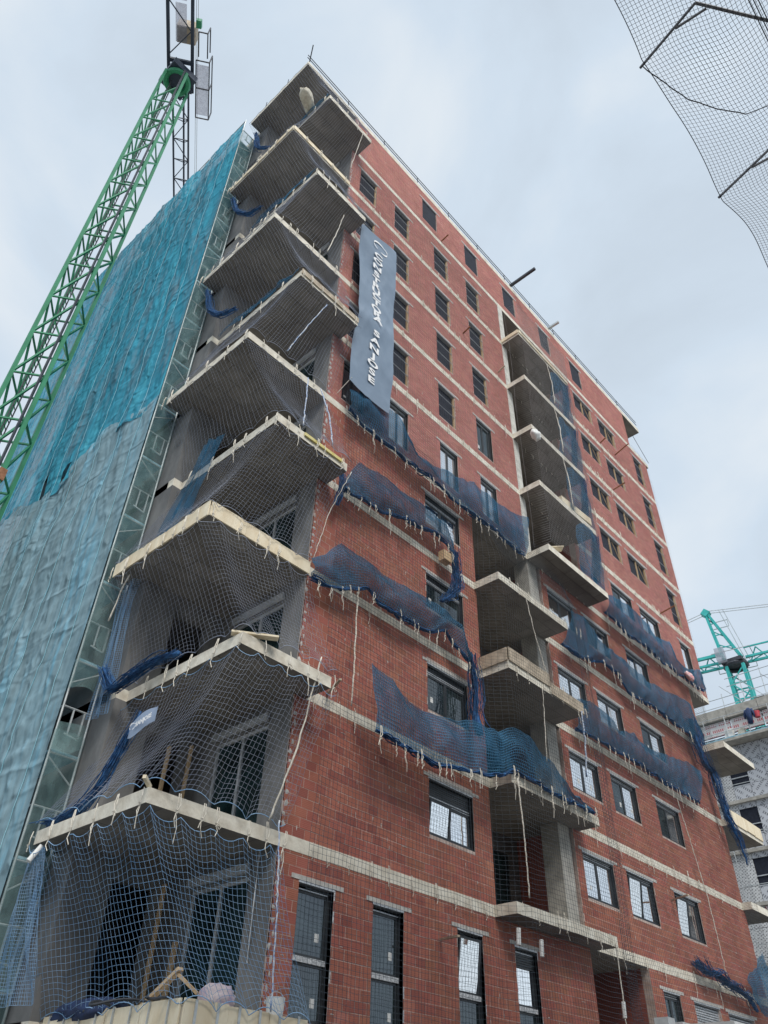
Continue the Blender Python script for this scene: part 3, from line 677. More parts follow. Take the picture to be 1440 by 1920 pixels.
# ------------------------------------------------------------------ nets over the brick front
def smooth(a, b, x): t = np.clip((x-a)/(b-a), 0, 1); return t*t*(3-2*t)
def facade_net(label, x0, x1, z0, z1, st, yf, r, m, seed, tie_z=(), tie_step=.62):
    nu = int((x1-x0)/st)+1; nv = int((z1-z0)/st)+1
    X, Z = np.meshgrid(np.linspace(x0, x1, nu), np.linspace(z0, z1, nv), indexing='ij')
    P = np.stack([X, yf(X, Z)+.07*vnoise(X*.7, Z*.5, seed)+.03*vnoise(X*2.5, Z*1.7, seed+1), Z], -1)
    P[..., 0] += .10*vnoise(X*.5, Z*.45, seed+2)+.05*vnoise(X*1.6, Z*1.3, seed+3); P[..., 2] += .12*vnoise(X*.6, Z*.5, seed+4)+.06*vnoise(X*1.8, Z*1.5, seed+5)
    o = tag(link('facade_net', cord_mesh('facade_net', net_strands(P), r, m)), label, 'safety net', 'nets over the brick front')
    for z in tie_z:
        for x in np.arange(x0+.3, x1-.2, tie_step):
            xx = x+random.uniform(-.2, .2); add_tie(o, (xx, -.05 if not (6.5 < xx < 11 and z < 13) else (-.68 if z < 7 else -1.02), z-.28+random.uniform(-.03, .12)), 0, random.uniform(.6, 1.0))
    return o
fl = lambda X, Z: -.52-.56*smooth(6.0, 6.6, X)*(1-smooth(11.0, 11.6, X))*(1-smooth(12.2, 14.5, Z))
facade_net('dark square-mesh net stretched over the lower brick storeys and around the middle balconies', .32, 22.3, .1, 15.0, .105, fl, .0034, M['cord_dark'], 20, (3, 6, 9, 12))
facade_net('fine dark net over the narrow upper windows beside the hanging banner', .4, 9.8, 15.2, 29.9, .11, lambda X, Z: -.10+0*X, .0024, M['cord_grey'], 40, (15, 18, 21, 24, 27), .5)
facade_net('dark net wrapped round the upper column of stacked balconies', 9.85, 14.25, 15.1, 29.0, .11, lambda X, Z: -.14-.86*smooth(9.8, 9.95, X)*(1-smooth(13.95, 14.2, X)), .0042, M['cord_mid'], 60, (15, 18, 21, 24, 27), .42)
facade_net('sparse net over the right upper brick bay behind the second crane', 14.6, 24.4, 15.1, 29.9, .16, lambda X, Z: -.10+0*X, .0016, M['cord_grey'], 80, (15, 18, 21, 24, 27), .36)

# ------------------------------------------------------------------ blue debris nets draped along the slabs
def drape(name, label, top, bot, y0, grp='blue debris nets along the slab edges', hem=True, seed=0, den=.07, bow=.16, ties=True):
    L = sum(math.dist(bot[i], bot[i+1]) for i in range(len(bot)-1)); nu = int(L/den)+2; nv = 18
    A = resample(bot, nu); Bq = resample(top, nu); u = np.linspace(0, 1, nu)
    A[:, 1] += .05*vnoise(u*L*2, u*0, seed); Bq[:, 1] += .16*vnoise(u*L*1.1, u*0+5, seed)+.09*vnoise(u*L*4.3, u*0+8, seed)
    V, U = np.meshgrid(np.linspace(0, 1, nv), u)
    X = A[:, None, 0]*(1-V)+Bq[:, None, 0]*V+.10*vnoise(V*6, V*0+seed, seed+21)*(np.abs(U-.5)*2)**6; Z = A[:, None, 1]*(1-V)+Bq[:, None, 1]*V
    fold = .05*np.abs(vnoise(U*L*2.6+V*.8, V*.7, seed+11))+.05*np.abs(vnoise(U*L*1.1+V*2.2, V*1.6, seed+12)); Yb = y0-fold-bow*np.sin(np.pi*V)*(.6+.8*vnoise(U*L*.8, V*1.2, seed+3))+.14*vnoise(U*L*1.3+V*1.5, V*2.2, seed+1)+.07*vnoise(U*L*3.2-V*3, V*2.5, seed+2)+.03*vnoise(U*L*8+V*4, V*3, seed+4)
    P = np.stack([X, Yb, Z], -1)
    o = tag(link(name, grid_mesh(name, P, M['blue'])), label, 'debris net', grp)
    link('net_mesh', cord_mesh('net_mesh', net_strands(P+np.array([0, -.012, 0])), .0062, M['cord_debris']), o)
    if hem:
        k = np.arange(0, nu, 2); base = P[k, 0]+np.array([0, -.02, .02]); fat = .5+1.2*np.clip(vnoise(k*.11, k*0+seed*1.7, 9)+.4, 0, 1)
        strands = []
        for c in range(11):
            w_ = .065*fat[:, None]*np.stack([0*k, vnoise(k*.22, k*0+c*7.3, seed), vnoise(k*.2, k*0+c*5.1, seed+20)], -1)*2
            strands.append(base+w_)
        link('bunched_hem', cord_mesh('bunched_hem', strands, .016, M['blue_hem']), o)
    if ties:
        for i in range(3, nu, max(4, int(.36/den))):
            i = min(nu-1, i+random.randint(-2, 2))
            if random.random() < .8: add_tie(o, (P[i, 0][0], P[i, 0][1]-.05, P[i, 0][2]-.16), 0, random.uniform(.7, 1.1))
    return o
s5L_t = [(0.58, 15.3), (1.58, 15.9), (2.64, 16.04), (3.52, 15.09), (4.34, 15.07), (5.37, 15.26), (6.56, 15.91), (6.92, 15.67), (8.07, 15.83), (9.83, 16.45)]
s5L_b = [(0.56, 14.45), (1.57, 14.4), (3.52, 14.36), (5.32, 14.34), (7.14, 14.34), (9.28, 14.36)]
drape('debris_net', 'blue debris net running along the slab just under the hanging banner', s5L_t, s5L_b, -.3, seed=1)
drape('debris_net', 'blue debris net slumped over the left window second from the middle bay top', [(0.58, 11.9), (1.17, 12.96), (1.92, 12.99), (3.04, 13.19), (3.88, 13.13), (4.87, 13.14), (5.15, 12.6)], [(0.57, 11.5), (0.96, 11.52), (1.6, 11.66), (2.94, 12.02), (4.39, 12.34), (4.9, 12.15), (5.1, 11.83)], -.3, seed=2)
drape('debris_net', 'crumpled blue debris net starting from the corner slab with bright new timber', [(-0.23, 9.04), (0.14, 9.25), (0.73, 9.99), (1.36, 9.94), (2.97, 9.91), (4.62, 9.99), (5.43, 9.87), (5.66, 8.9)], [(-0.16, 8.45), (0.3, 8.48), (0.81, 8.58), (1.7, 9.08), (1.99, 8.85), (2.98, 8.79), (4.03, 8.93), (4.7, 9.27), (5.54, 8.67)], -.3, seed=3, bow=.22)
drape('debris_net', 'lowest long blue debris net sweeping from the rope across the middle balcony', [(1.44, 6.81), (2.15, 6.66), (2.72, 6.33), (3.47, 6.41), (4.64, 6.59), (6.08, 6.85), (6.89, 7.1), (7.63, 7.23), (8.23, 7.03), (9.49, 6.25), (10.45, 6.1)], [(1.67, 5.27), (2.43, 5.26), (3.71, 5.22), (4.93, 5.39), (5.63, 5.55), (6.25, 5.74), (6.78, 6.0), (8.02, 5.97), (9.41, 5.94), (10.58, 5.96)], -.74, seed=4, bow=.1)
drape('debris_net', 'blue debris net along the highest netted slab of the right bay, reaching the brick edge', [(15.0, 15.75), (17.25, 16.27), (18.44, 16.17), (19.46, 15.88), (20.53, 16.08), (20.96, 15.5), (21.63, 15.32), (23.37, 15.91), (23.5, 15.2)], [(14.7, 14.72), (15.87, 14.5), (17.18, 14.55), (19.32, 14.57), (20.55, 14.63), (22.26, 14.72), (23.4, 14.79)], -.3, seed=5)
drape('debris_net', 'dark blue debris net along the right bay between the two other right-hand strips', [(12.01, 13.59), (12.81, 13.62), (14.23, 12.98), (15.73, 13.14), (17.48, 13.0), (19.23, 13.23), (21.18, 13.3), (21.43, 12.54), (21.64, 12.1)], [(10.96, 11.72), (11.89, 11.6), (13.64, 12.16), (14.81, 12.18), (15.47, 11.63), (17.16, 11.8), (18.87, 11.75), (20.32, 11.61), (21.49, 11.73)], -.3, seed=6)
drape('debris_net', 'long blue debris net lowest of the right bay, above three white-paned windows', [(11.4, 9.9), (12.62, 10.05), (14.25, 9.87), (15.06, 10.07), (16.38, 9.91), (18.29, 10.13), (20.47, 10.29)], [(11.23, 8.78), (13.49, 8.8), (16.38, 8.87), (19.57, 8.77)], -.3, seed=7)

def gathered(name, label, pts, r, cat='debris net', grp='bunched blue nets hanging down', n=9, jit=.35, m='blue_hem', sub=4):
    P = resample(pts, (len(pts)-1)*sub+1)
    rr = [(r[0]+(r[1]-r[0])*i/(len(P)-1))*(1+.35*float(vnoise(np.array(i*.9), np.array(len(label)*.37), 4))) for i in range(len(P))]
    mb = MB(); mb.tube([p+RNG.uniform(-.02, .02, 3) for p in P], [q*.34 for q in rr], 7, jit)
    o = mb.build(name, M[m], smooth=True); k = np.arange(len(P)); rr = np.array(rr)[:, None]; sd_ = int(abs(P[0][2])*10)
    st = []
    for c in range(44):
        a = random.random()*6.28
        off = np.stack([math.cos(a)+1.2*vnoise(k*.3, k*0+c*3.1, sd_), math.sin(a)+1.2*vnoise(k*.27, k*0+c*4.7, sd_+3), vnoise(k*.4, k*0+c, sd_+6)], -1)
        e = random.randint(0, max(0, len(P)//4)); st.append((P+off*rr*random.uniform(.3, 1.25))[:len(P)-e])
    link('loose_cords', cord_mesh('loose_cords', st, .0095, M[m]), o)
    return tag(o, label, cat, grp)
gathered('bunched_net', 'thick blue net rope trailing down the right building edge to the plywood balcony', [(20.9, -.3, 12.6), (20.75, -.4, 11.4), (21.0, -.42, 10.75), (21.62, -.4, 10.6), (21.65, -.45, 9.75), (21.78, -.5, 8.84), (22.19, -.55, 8.25), (22.54, -.5, 7.28)], (.26, .09))
gathered('bunched_net', 'rolled bright blue net lying on the lowest right slab edge', [(16.8, -.2, 3.32), (17.0, -.25, 3.14), (17.36, -.25, 3.05), (17.9, -.28, 3.14), (18.5, -.25, 3.0), (19.0, -.28, 2.9), (19.42, -.25, 2.86), (20.24, -.25, 2.7), (20.5, -.3, 2.4)], (.22, .17))
drape('debris_net', 'short blue net fanning off the lowest right slab end into the street', [(20.3, 3.3), (21.2, 3.7), (22.3, 4.4)], [(20.3, 2.6), (21.2, 2.3), (22.0, 2.5)], -.3, seed=9, hem=False, ties=False)
gathered('bunched_net', 'narrow blue net scarf dangling beside the second left window down from the banner', [(5.15, -.35, 12.2), (5.25, -.35, 11.5), (5.22, -.38, 10.9), (4.75, -.4, 10.35), (4.45, -.4, 10.1)], (.12, .15))
gathered('bunched_net', 'blue net twisted down beside the wooden balcony boards of the middle bay', [(5.75, -.35, 9.0), (5.85, -.38, 8.2), (5.75, -.4, 7.4), (5.7, -.5, 6.7)], (.11, .24))
gathered('bunched_net', 'small blue net flap hanging from the brick corner under the foam-edged balcony', [(.55, -.3, 12.1), (.56, -.34, 11.6), (.40, -.34, 10.95)], (.06, .07))
for i, k in enumerate((5, 6, 7, 8)):
    z = 3.0*k
    drape('debris_net', 'dark blue mesh screen closing the right part of the middle balcony opening, %s up' % ('lowest', 'second', 'third', 'topmost')[i], [(12.3, z+2.3), (12.9, z+2.72), (13.9, z+2.7)], [(12.0, z+.02), (13.0, z+.05), (13.9, z+.02)], -.86, 'blue screens on the middle balconies', False, 40+k, .10, .05, False)
# left side of the corner
def cornercloth(label, quad, seed, nx=24, ny=24, m='blue', cord=False):
    q = np.array(quad, float); u = np.linspace(0, 1, nx); v = np.linspace(0, 1, ny); U, V = np.meshgrid(u, v, indexing='ij')
    P = (q[0]*(1-U)[..., None]+q[1]*U[..., None])*(1-V)[..., None]+(q[3]*(1-U)[..., None]+q[2]*U[..., None])*V[..., None]
    P[..., 0] += .16*vnoise(U*7+V, V*2, seed)+.06*vnoise(U*17, V*4, seed+1); P[..., 1] += .10*vnoise(U*5, V*3, seed+2)
    if cord: return tag(link('debris_net', cord_mesh('debris_net', net_strands(P), .0034, M['cord_blue'])), label, 'debris net', 'blue nets on the scaffold side of the corner')
    return tag(link('debris_net', grid_mesh('debris_net', P, M[m])), label, 'debris net', 'blue nets on the scaffold side of the corner')
cornercloth('blue net sheet gathered at the left of the corner above the bright timber slab', [(-2.5, 2.75, 9.5), (-2.5, 1.5, 9.8), (-2.5, .7, 11.9), (-2.45, 1.7, 12.2)], 3)
cornercloth('dusty blue net hanging straight down left of the open corner two storeys up', [(-2.55, 3.5, 5.3), (-2.5, 2.85, 5.3), (-2.6, 3.0, 8.6), (-2.6, 3.55, 8.6)], 5, 26, 60, cord=True)
cornercloth('faded blue net veil falling to the scaffold foot at the left of the ground loggia', [(-2.75, 3.6, .2), (-2.6, 2.5, .2), (-2.85, 3.2, 2.65), (-2.85, 3.65, 2.65)], 6, 34, 44, cord=True)
for lab, k in (('blue net strip along the left edge of the slab level with the banner middle', 6), ('blue net strip along the left edge of the third slab down from the roof corner', 8), ('blue net strip along the left edge of the slab just under the roof corner', 10)):
    cornercloth(lab, [(-2.10, 2.9, 3*k+.0), (-2.12, -.65, 3*k+.0), (-2.05, -.6, 3*k+.32), (-2.0, 2.9, 3*k+.62)], k, 60, 8)
gathered('bunched_net', 'blue net knotted on the left end of the third slab up', [(-2.6, 3.3, 6.4), (-2.55, 2.8, 5.7), (-2.35, 2.2, 6.1), (-2.2, 1.7, 6.25), (-2.15, 1.2, 6.2)], (.10, .17), grp='bunched blue nets at the corner')
gathered('bunched_net', 'loose blue net heap lying on the left end of the second slab up', [(-2.75, 3.45, 3.12), (-2.7, 3.0, 3.15), (-2.72, 2.5, 3.2), (-2.6, 2.15, 3.6), (-2.5, 1.85, 4.4), (-2.4, 1.7, 5.0)], (.20, .06), grp='bunched blue nets at the corner')
gathered('bunched_net', 'deep blue net swag looping left of the slab behind the banner middle', [(-2.7, 3.4, 20.3), (-2.6, 3.0, 18.9), (-2.5, 2.4, 18.2), (-2.4, 1.8, 18.15)], (.09, .09), grp='bunched blue nets at the corner')
gathered('bunched_net', 'deep blue net swag at the left below the second slab down from the roof corner', [(-2.7, 3.5, 26.4), (-2.65, 3.0, 24.9), (-2.5, 2.4, 24.2), (-2.4, 1.8, 24.15)], (.09, .08), grp='bunched blue nets at the corner')
gathered('bunched_net', 'blue net bunch tied between scaffold top and roof corner', [(-2.5, 3.6, 32.4), (-2.6, 3.2, 31.2), (-2.55, 3.0, 30.0), (-2.3, 2.5, 29.8)], (.07, .11), grp='bunched blue nets at the corner')
gathered('bunched_net', 'bright blue net roll along the front of the topmost middle balcony', [(10.9, -.45, 28.05), (11.6, -.5, 27.95), (12.4, -.5, 27.95), (13.0, -.45, 28.0)], (.10, .10), grp='bunched blue nets on the balconies')
for i, (zt, zb) in enumerate(((26.7, 25.0), (23.7, 21.9), (20.7, 18.6), (17.7, 15.8))):
    gathered('bunched_net', ['blue net tail under the topmost balcony of the middle column', 'blue net tail under the second balcony down of the middle column', 'mottled blue net tail under the third balcony down of the middle column', 'grey-blue net tail under the fourth balcony down of the middle column'][i],
             [(13.85, -.85, zt), (13.95, -.7, (zt+zb)/2), (14.2, -.4, zb)], (.13, .16), grp='bunched blue nets on the balconies', jit=.45)

# ------------------------------------------------------------------ scaffold on the left
sc = thing('scaffold', 'galvanised tube scaffold rising up the left side behind teal netting', 'scaffold', (-2.7, 3.8, -3.2))
SX0, SX1, SY0, SY1, SZ = -3.0, -2.36, 3.82, 16.3, 33.15
pm = MB(); pm.bar((0, 0, 0), (0, 0, SZ+3.2), .048, n=6); pmm = pm.mesh('post', M['galv'])
lm = MB(); lm.bar((0, 0, 0), (SX1-SX0, 0, 0), .042, n=5); lmm = lm.mesh('ledger', M['galv'])
lg = MB(); lg.bar((0, 0, 0), (0, 2.5, 0), .042, n=5); lgm = lg.mesh('guard_rail', M['galv'])
bm = MB(); bm.box(0, .30, 0, 2.49, 0, .05); bmm = bm.mesh('deck_board', M['deck'])
dm = MB(); dm.bar((0, 0, 0), (SX1-SX0, 0, -.45), .036, n=5); dmm = dm.mesh('brace', M['galv'])
dr = MB(); dr.bar((SX1-SX0, 0, 0), (0, 0, -.45), .036, n=5); drm = dr.mesh('brace', M['galv'])
for i in range(6):
    y = SY0+2.5*i
    for x in (SX0, SX1): link('post', pmm, sc, (x, y, -3.2))
    for k in range(17):
        z = -1.6+2.05*k
        if i < 2 or k > 14:
            link('ledger', lmm, sc, (SX0, y, z))
            if i < 1:
                link('brace', dmm if k % 2 else drm, sc, (SX0, y, z-.08)); link('ledger', lmm, sc, (SX0, y, z+1.0))
                gate = MB(); gate.bar((SX0+.18, y, z+.45), (SX0+.5, y, z+.40), .03, n=4); gate.bar((SX0+.5, y, z+.40), (SX0+.5, y, z+1.0), .03, n=4); gate.bar((SX0+.25, y, z+.45), (SX0+.25, y, z+1.0), .03, n=4); gate.build('end_gate', M['galv'], sc)
        if i < 5:
            if i < 3: link('deck_board', bmm, sc, (SX0+.02, y, z+.03)); link('deck_board', bmm, sc, (SX0+.33, y, z+.03))
            if k > 14 or i < 1: link('guard_rail', lgm, sc, (SX0, y, z+1.0))
tk = MB(); tk.bar((SX0, SY0, SZ-.02), (SX0, SY0+12.5, SZ-.02), .045, n=5); tk.bar((SX0, SY0, SZ-.55), (SX0, SY0+12.5, SZ-.55), .045, n=5); tk.build('guard_rail', M['galv'], sc)
def scaf_sheet(label, ztop, zbot, matl, seed, y0=3.71, y1=16.4, x=-3.065, drop=None):
    ny, nz_ = 210, 300
    u = np.linspace(0, 1, ny); v = np.linspace(0, 1, nz_); U, V = np.meshgrid(u, v, indexing='ij')
    y = y0+(y1-y0)*U; zt_ = ztop(y) if callable(ztop) else ztop; zb_ = zbot(y) if callable(zbot) else zbot
    z = zb_+(zt_-zb_)*V
    ph = np.abs(np.sin((y-3.82)*math.pi/2.5))          # sheet bellies between posts
    X = x-.02-.10*ph*(1+vnoise(y*.8, z*.35, seed))
    q = z*.55+y*1.0; X += .12*vnoise(q*.6, (y*.9-z*.25)*1.1, seed+1)+.06*vnoise(q*.7, (y-.25*z)*4.2, seed+2)+.035*vnoise(q*1.2, (y-.3*z)*9, seed+3)
    X += .07*np.abs(vnoise(z*.3, y*3.1, seed+6))+.06*np.abs(vnoise(z*2.3+y*.3, y*.4, seed+7))+.035*np.abs(vnoise(z*5.2+y*.9, y*.9, seed+8))-.03*np.exp(-(np.minimum((y-3.82) % 2.5, 2.5-(y-3.82) % 2.5)*9)**2)
    X = x-.02+(X-x+.02)*smooth(y0, y0+1.1, y)-.0*y
    P = np.stack([X, y+.05*vnoise(z*.8, y, seed+4)*smooth(y0, y0+1, y), z+.06*vnoise(y*2, z*.7, seed+5)], -1)
    o = tag(link('scaffold_net', grid_mesh('scaffold_net', P, matl, True, drop)), label, 'scaffold net', 'sheets wrapping the scaffold')
    for i in range(9, ny-4, 21):
        i = i+random.randint(-5, 5); Q = P[i, ::3].copy(); Q[:, 1] = P[i, 0, 1]+.02*vnoise(Q[:, 2]*.3, Q[:, 2]*0, i); Q[:, 0] = Q[:, 0]-.02; link('sheet_seam', cord_mesh('sheet_seam', [Q+np.array([0, .009*((-1)**k_), 0]) for k_ in (0, 1)], .006, M['seam']), o)
    return o
seam = lambda y: 15.1+.35*np.sin(y*1.1)-.35*smooth(6.5, 7.5, y)+.25*smooth(10.5, 12.5, y)
hole = lambda C: ((np.abs(C[:, 1]-8.9) < .20) & (np.abs(C[:, 2]-15.1) < .4)) | ((np.abs(C[:, 1]-10.3) < .14) & (np.abs(C[:, 2]-15.4) < .55))
scaf_sheet('vivid teal debris sheet covering the upper scaffold below the green crane mast', 32.55, lambda y: seam(y)-.15, M['teal'], 11, drop=hole)
scaf_sheet('faded grey-blue debris sheet covering the lower half of the scaffold', lambda y: seam(y)+.25, -3.0, M['greyteal'], 31, x=-3.085)
def endnet(label, z0, z1, seed):
    u = np.linspace(0, 1, 14); v = np.linspace(0, 1, int((z1-z0)/.18)); U, V = np.meshgrid(u, v, indexing='ij')
    x = -3.06+(.70)*U; z = z0+(z1-z0)*V+.12*np.sin(U*3)*(1-V)
    y = 3.74-.06*np.sin(np.pi*U)*(1+vnoise(z*.8, U*2, seed))+.05*vnoise(z*2, U*5, seed+1)
    x = x+.05*vnoise(z*.7, U, seed+2)*U
    return tag(link('scaffold_net', grid_mesh('scaffold_net', np.stack([x, y, z], -1), M['greennet'])), label, 'scaffold net', 'sheets wrapping the scaffold')
endnet('sheer green gauze on the narrow scaffold end beside the upper corner slabs', 5.9, 32.0, 51)
endnet('sheer green gauze on the narrow scaffold end below the torn flap', -2.5, 5.0, 61)
sf = np.zeros((10, 8, 3))
for i in range(10):
    for j in range(8):
        u, v = i/9, j/7; sf[i, j] = (-3.05+.62*u, 3.70-.28*math.sin(u*3.1)*v, 5.15-.75*v*(1-.55*abs(u-.4))+.1*u)
tag(link('scaffold_net', grid_mesh('scaffold_net', sf, M['greennet'])), 'torn gauze flap sagging open at the scaffold end near the third slab', 'scaffold net', 'sheets wrapping the scaffold')

# ------------------------------------------------------------------ roof railing, poles, planks, ropes
rr_ = thing('roof_railing', 'thin dark guard railing along the roof edge', 'railing', (0, .15, 33))
po = MB(); po.bar((0, 0, 0), (0, 0, .72), .035, n=5); pom = po.mesh('railing_post', M['darksteel'])
for x in np.arange(-2.75, 24.8, 2.3): link('railing_post', pom, rr_, (x, .08, 33.0))
for y in (1.4, 2.8): link('railing_post', pom, rr_, (-2.78, y, 33.0))
for z in (33.42, 33.66):
    b = MB(); b.bar((-2.9, .06, z), (24.9, .06, z), .035, n=5); b.build('rail', M['darksteel'], rr_)
b = MB(); b.bar((-2.62, .30, 33.62), (-3.0, -.35, 33.75), .05, n=5); b.build('rail', M['darksteel'], rr_)
b = MB(); b.bar((24.8, -.1, 30.05), (24.8, .5, 33.2), .03, n=5); b.build('rail', M['darksteel'], rr_)

def stick(name, label, cat, p, q, w_, h_, m, grp=None, n=4):
    b = MB(); b.bar(p, q, w_, h_, n=n); return tag(b.build(name, M[m]), label, cat, grp)
stick('beam', 'long dark steel beam jutting out over the roof edge at its middle', 'beam', (11.6, .3, 33.35), (11.57, -1.45, 33.32), .13, .13, 'darksteel')
stick('beam', 'short pale steel tube jutting from the roof edge right of the dark beam', 'beam', (15.1, .2, 33.25), (15.1, -.6, 33.25), .12, .12, 'galv')
PG = 'battens poking out of the brick front'
for lab, p, q in [
    ('pale batten sticking out left of the third tall ground window', (4.62, .05, 1.98), (4.25, -.75, 1.90)),
    ('dark batten poking out between the two right window rows, lower', (21.2, .0, 18.0), (21.1, -.75, 18.05)),
    ('dark batten poking out between the two right window rows, upper', (18.9, .0, 24.05), (18.85, -.7, 24.1)),
    ('rust-red batten high on the right bay, near the topmost right window pair', (18.6, .0, 27.1), (18.45, -.4, 27.1)),
    ('thin batten on the narrow brick strip beside the upper left windows', (6.9, .0, 24.6), (6.85, -.4, 24.65)),
    ('thin batten jutting above the highest narrow left window row', (5.7, .0, 30.1), (5.7, -.4, 30.2)),
    ('pair of thin laths left of the pale middle pillar', (9.3, .0, 24.3), (9.25, -.4, 24.38)),
    ('pinkish lath beside the white corner slab end, third slab up', (.9, .0, 6.1), (.55, -.75, 6.05)),
    ('short lath over the right-hand window of the lowest three-window row', (16.3, .0, 4.95), (16.0, -.7, 4.95)),
    ('dark stub on the upper right bay below the roof end', (20.2, .0, 27.4), (20.0, -.9, 27.5))]:
    stick('batten', lab, 'batten', p, q, .055, .04, 'grimy_ply' if 'pale' in lab or 'lath' in lab else 'rust', PG)

def rope(label, pts, r=.013, m='rope', grp='ropes hanging on the front', jit=.25):
    P = resample(pts, max(6, int(sum(math.dist(pts[i], pts[i+1]) for i in range(len(pts)-1))/.12)))
    P[1:-1] += RNG.uniform(-.012, .012, (len(P)-2, 3))
    b = MB(); b.tube(list(P), r, 4, jit); return tag(b.build('rope', M[m], smooth=True), label, 'rope', grp)
rope('blue and white twisted rope hanging in front of the ground loggia glass door', [(-.42, -.45, 3.0), (-.48, -.7, 1.5), (-.52, -.84, .1)], .016, 'rope_blue')
rope('white twisted rope slanting from the third slab to the second at the corner', [(-.05, -.78, 6.3), (-.22, -.5, 4.4), (-.45, -.2, 3.05)], .02)
rope('white rope over the brick from the fourth slab down to the lowest long blue net', [(1.42, -.22, 8.9), (1.42, -.25, 7.2), (1.42, -.22, 5.95)], .022)
rope('white rope running down from the balcony corner of the lowest middle slab pair', [(6.85, -.78, 5.85), (6.88, -.8, 4.4), (6.9, -.78, 3.1)], .02)
rope('thin white rope under the wooden middle balcony', [(8.15, -1.03, 8.8), (8.2, -.95, 7.9), (8.22, -.85, 6.7)], .014)
rope('thin pale rope falling between the top middle slabs of the lower bay', [(7.9, -.95, 11.8), (8.1, -1.0, 10.6), (8.5, -1.02, 9.3)], .014)
rope('long thin line from the foam-edged balcony to the timber slab corner', [(.50, -.7, 11.9), (.2, -.35, 10.6), (.02, -.12, 9.15)], .010)
rope('blue and white rope between the fifth and seventh corner slabs', [(-1.0, -.35, 14.5), (-1.25, -.7, 13.4), (-1.3, -.8, 12.1)], .018, 'rope_blue')
rope('blue knotted rope right of the corner rope, above the foam-edged slab', [(-.45, -.25, 14.6), (-.35, -.6, 13.4), (-.3, -.8, 12.2)], .022, 'rope_blue')
rope('white rope slanting across the soffit under the splintered corner slab', [(-1.0, -.78, 17.4), (-1.4, -.5, 16.2), (-1.7, -.2, 15.1)], .016, 'rope_blue')
rope('white rope hanging below the third balcony down from the roof corner', [(-.5, -.5, 23.4), (-.6, -.35, 22.3), (-.75, -.15, 21.2)], .018)
rope('faint line hanging over the second balcony down from the roof corner', [(-.2, -.75, 29.7), (-.3, -.6, 28.4), (-.35, -.4, 27.2)], .014)
for i, (za, zb) in enumerate(((26.7, 24.1), (23.7, 21.1), (20.7, 18.1))):
    rope(['knotted pale rope in the topmost opening of the middle balcony column', 'knotted pale rope in the second opening down of the middle balcony column', 'knotted pale rope in the third opening down of the middle balcony column'][i], [(12.1, -.93, za), (12.15, -1.0, (za+zb)/2), (12.2, -.95, zb)], .022)
rope('long pale line down the right brick bay beside the last windows', [(18.0, -.2, 8.6), (18.7, -.22, 5.5), (18.9, -.2, 3.1)], .014)
rope('white rope beside the lowest middle slab end over the dark ground opening', [(10.9, -.68, 2.9), (11.0, -.6, 2.0), (11.1, -.5, .6)], .018)
rope('knotted rope cluster hanging at the right end of the wooden balcony', [(10.2, -1.05, 8.8), (10.25, -1.0, 8.0), (10.3, -.85, 6.9)], .03, 'rope_blue')
rope('cream rope tied on the scaffold side under the bright timber slab', [(-2.72, 3.1, 8.7), (-2.72, 3.35, 8.2), (-2.72, 3.5, 7.6)], .02)

# white tubes, buckets, sacks, timber bits
def tubeprop(label, c, tilt):
    b = MB(); d = Vector((math.sin(tilt), 0, math.cos(tilt)))*.17; c = Vector(c)
    b.bar(c-d, c+d, .10, n=12); return tag(b.build('plastic_tube', M['white']), label, 'plastic tube', 'white tubes weighting the net')
tubeprop('white plastic tube hanging under the lowest middle balcony, left one', (6.42, -.72, 2.24), .12)
tubeprop('white plastic tube hanging under the lowest middle balcony, right one', (7.30, -.72, 2.15), .10)
tubeprop('white plastic tube by the dark ground opening', (10.71, -.72, 1.35), .1)
tubeprop('white plastic tube tied under the left end of the second slab', (-2.88, 3.35, 2.55), .5)
def bucket(label, loc, m='white', r=.15, h=.30):
    t = thing('bucket', label, 'bucket', loc); b = MB(); n = 18
    for z, q in ((0, r*.82), (h, r), (h, r*.93), (.02, r*.76)):
        for i in range(n): b.v.append((loc[0]+q*math.cos(2*math.pi*i/n), loc[1]+q*math.sin(2*math.pi*i/n), loc[2]+z))
    for k in range(3):
        for i in range(n): b.f.append((k*n+i, k*n+(i+1) % n, (k+1)*n+(i+1) % n, (k+1)*n+i)); b.t.append(.5)
    b.f.append(tuple(range(n))[::-1]); b.t.append(.5); b.f.append(tuple(range(3*n, 4*n))); b.t.append(.5); b.build('pail', M[m], t)
    hd = MB(); hd.tube([(loc[0]+r*math.cos(a), loc[1]-.02, loc[2]+h-.02+.10*math.sin(a)) for a in np.linspace(0, math.pi, 9)], .006, 5); hd.build('handle', M['galv'], t)
bucket('white plastic bucket at the brick corner on the lowest slab', (-.15, -.50, .05))
bucket('red bucket on the far building scaffold walkway', (43.3, 3.3, 21.9), 'red', .22, .4)
def lump(name, label, cat, c, size, m, seed, rot=0, grp=None):
    nu, nv = 18, 12; P = np.zeros((nu, nv, 3))
    for i in range(nu):
        for j in range(nv):
            a = 2*math.pi*i/(nu-1); b = math.pi*j/(nv-1)-math.pi/2
            d = np.array([math.cos(b)*math.cos(a), math.cos(b)*math.sin(a), math.sin(b)])
            k = 1+.6*float(vnoise(np.array(d[0]*2.2+5), np.array(d[2]*2.2+d[1]*2+9), seed))+.28*float(vnoise(np.array(d[0]*6+3), np.array(d[1]*6+d[2]*5), seed+1))
            p = d*k*np.array(size); P[i, j] = (c[0]+p[0]*math.cos(rot)-p[1]*math.sin(rot), c[1]+p[0]*math.sin(rot)+p[1]*math.cos(rot), c[2]+p[2])
    P[-1] = P[0]
    return tag(link(name, grid_mesh(name, P, M[m])), label, cat, grp)
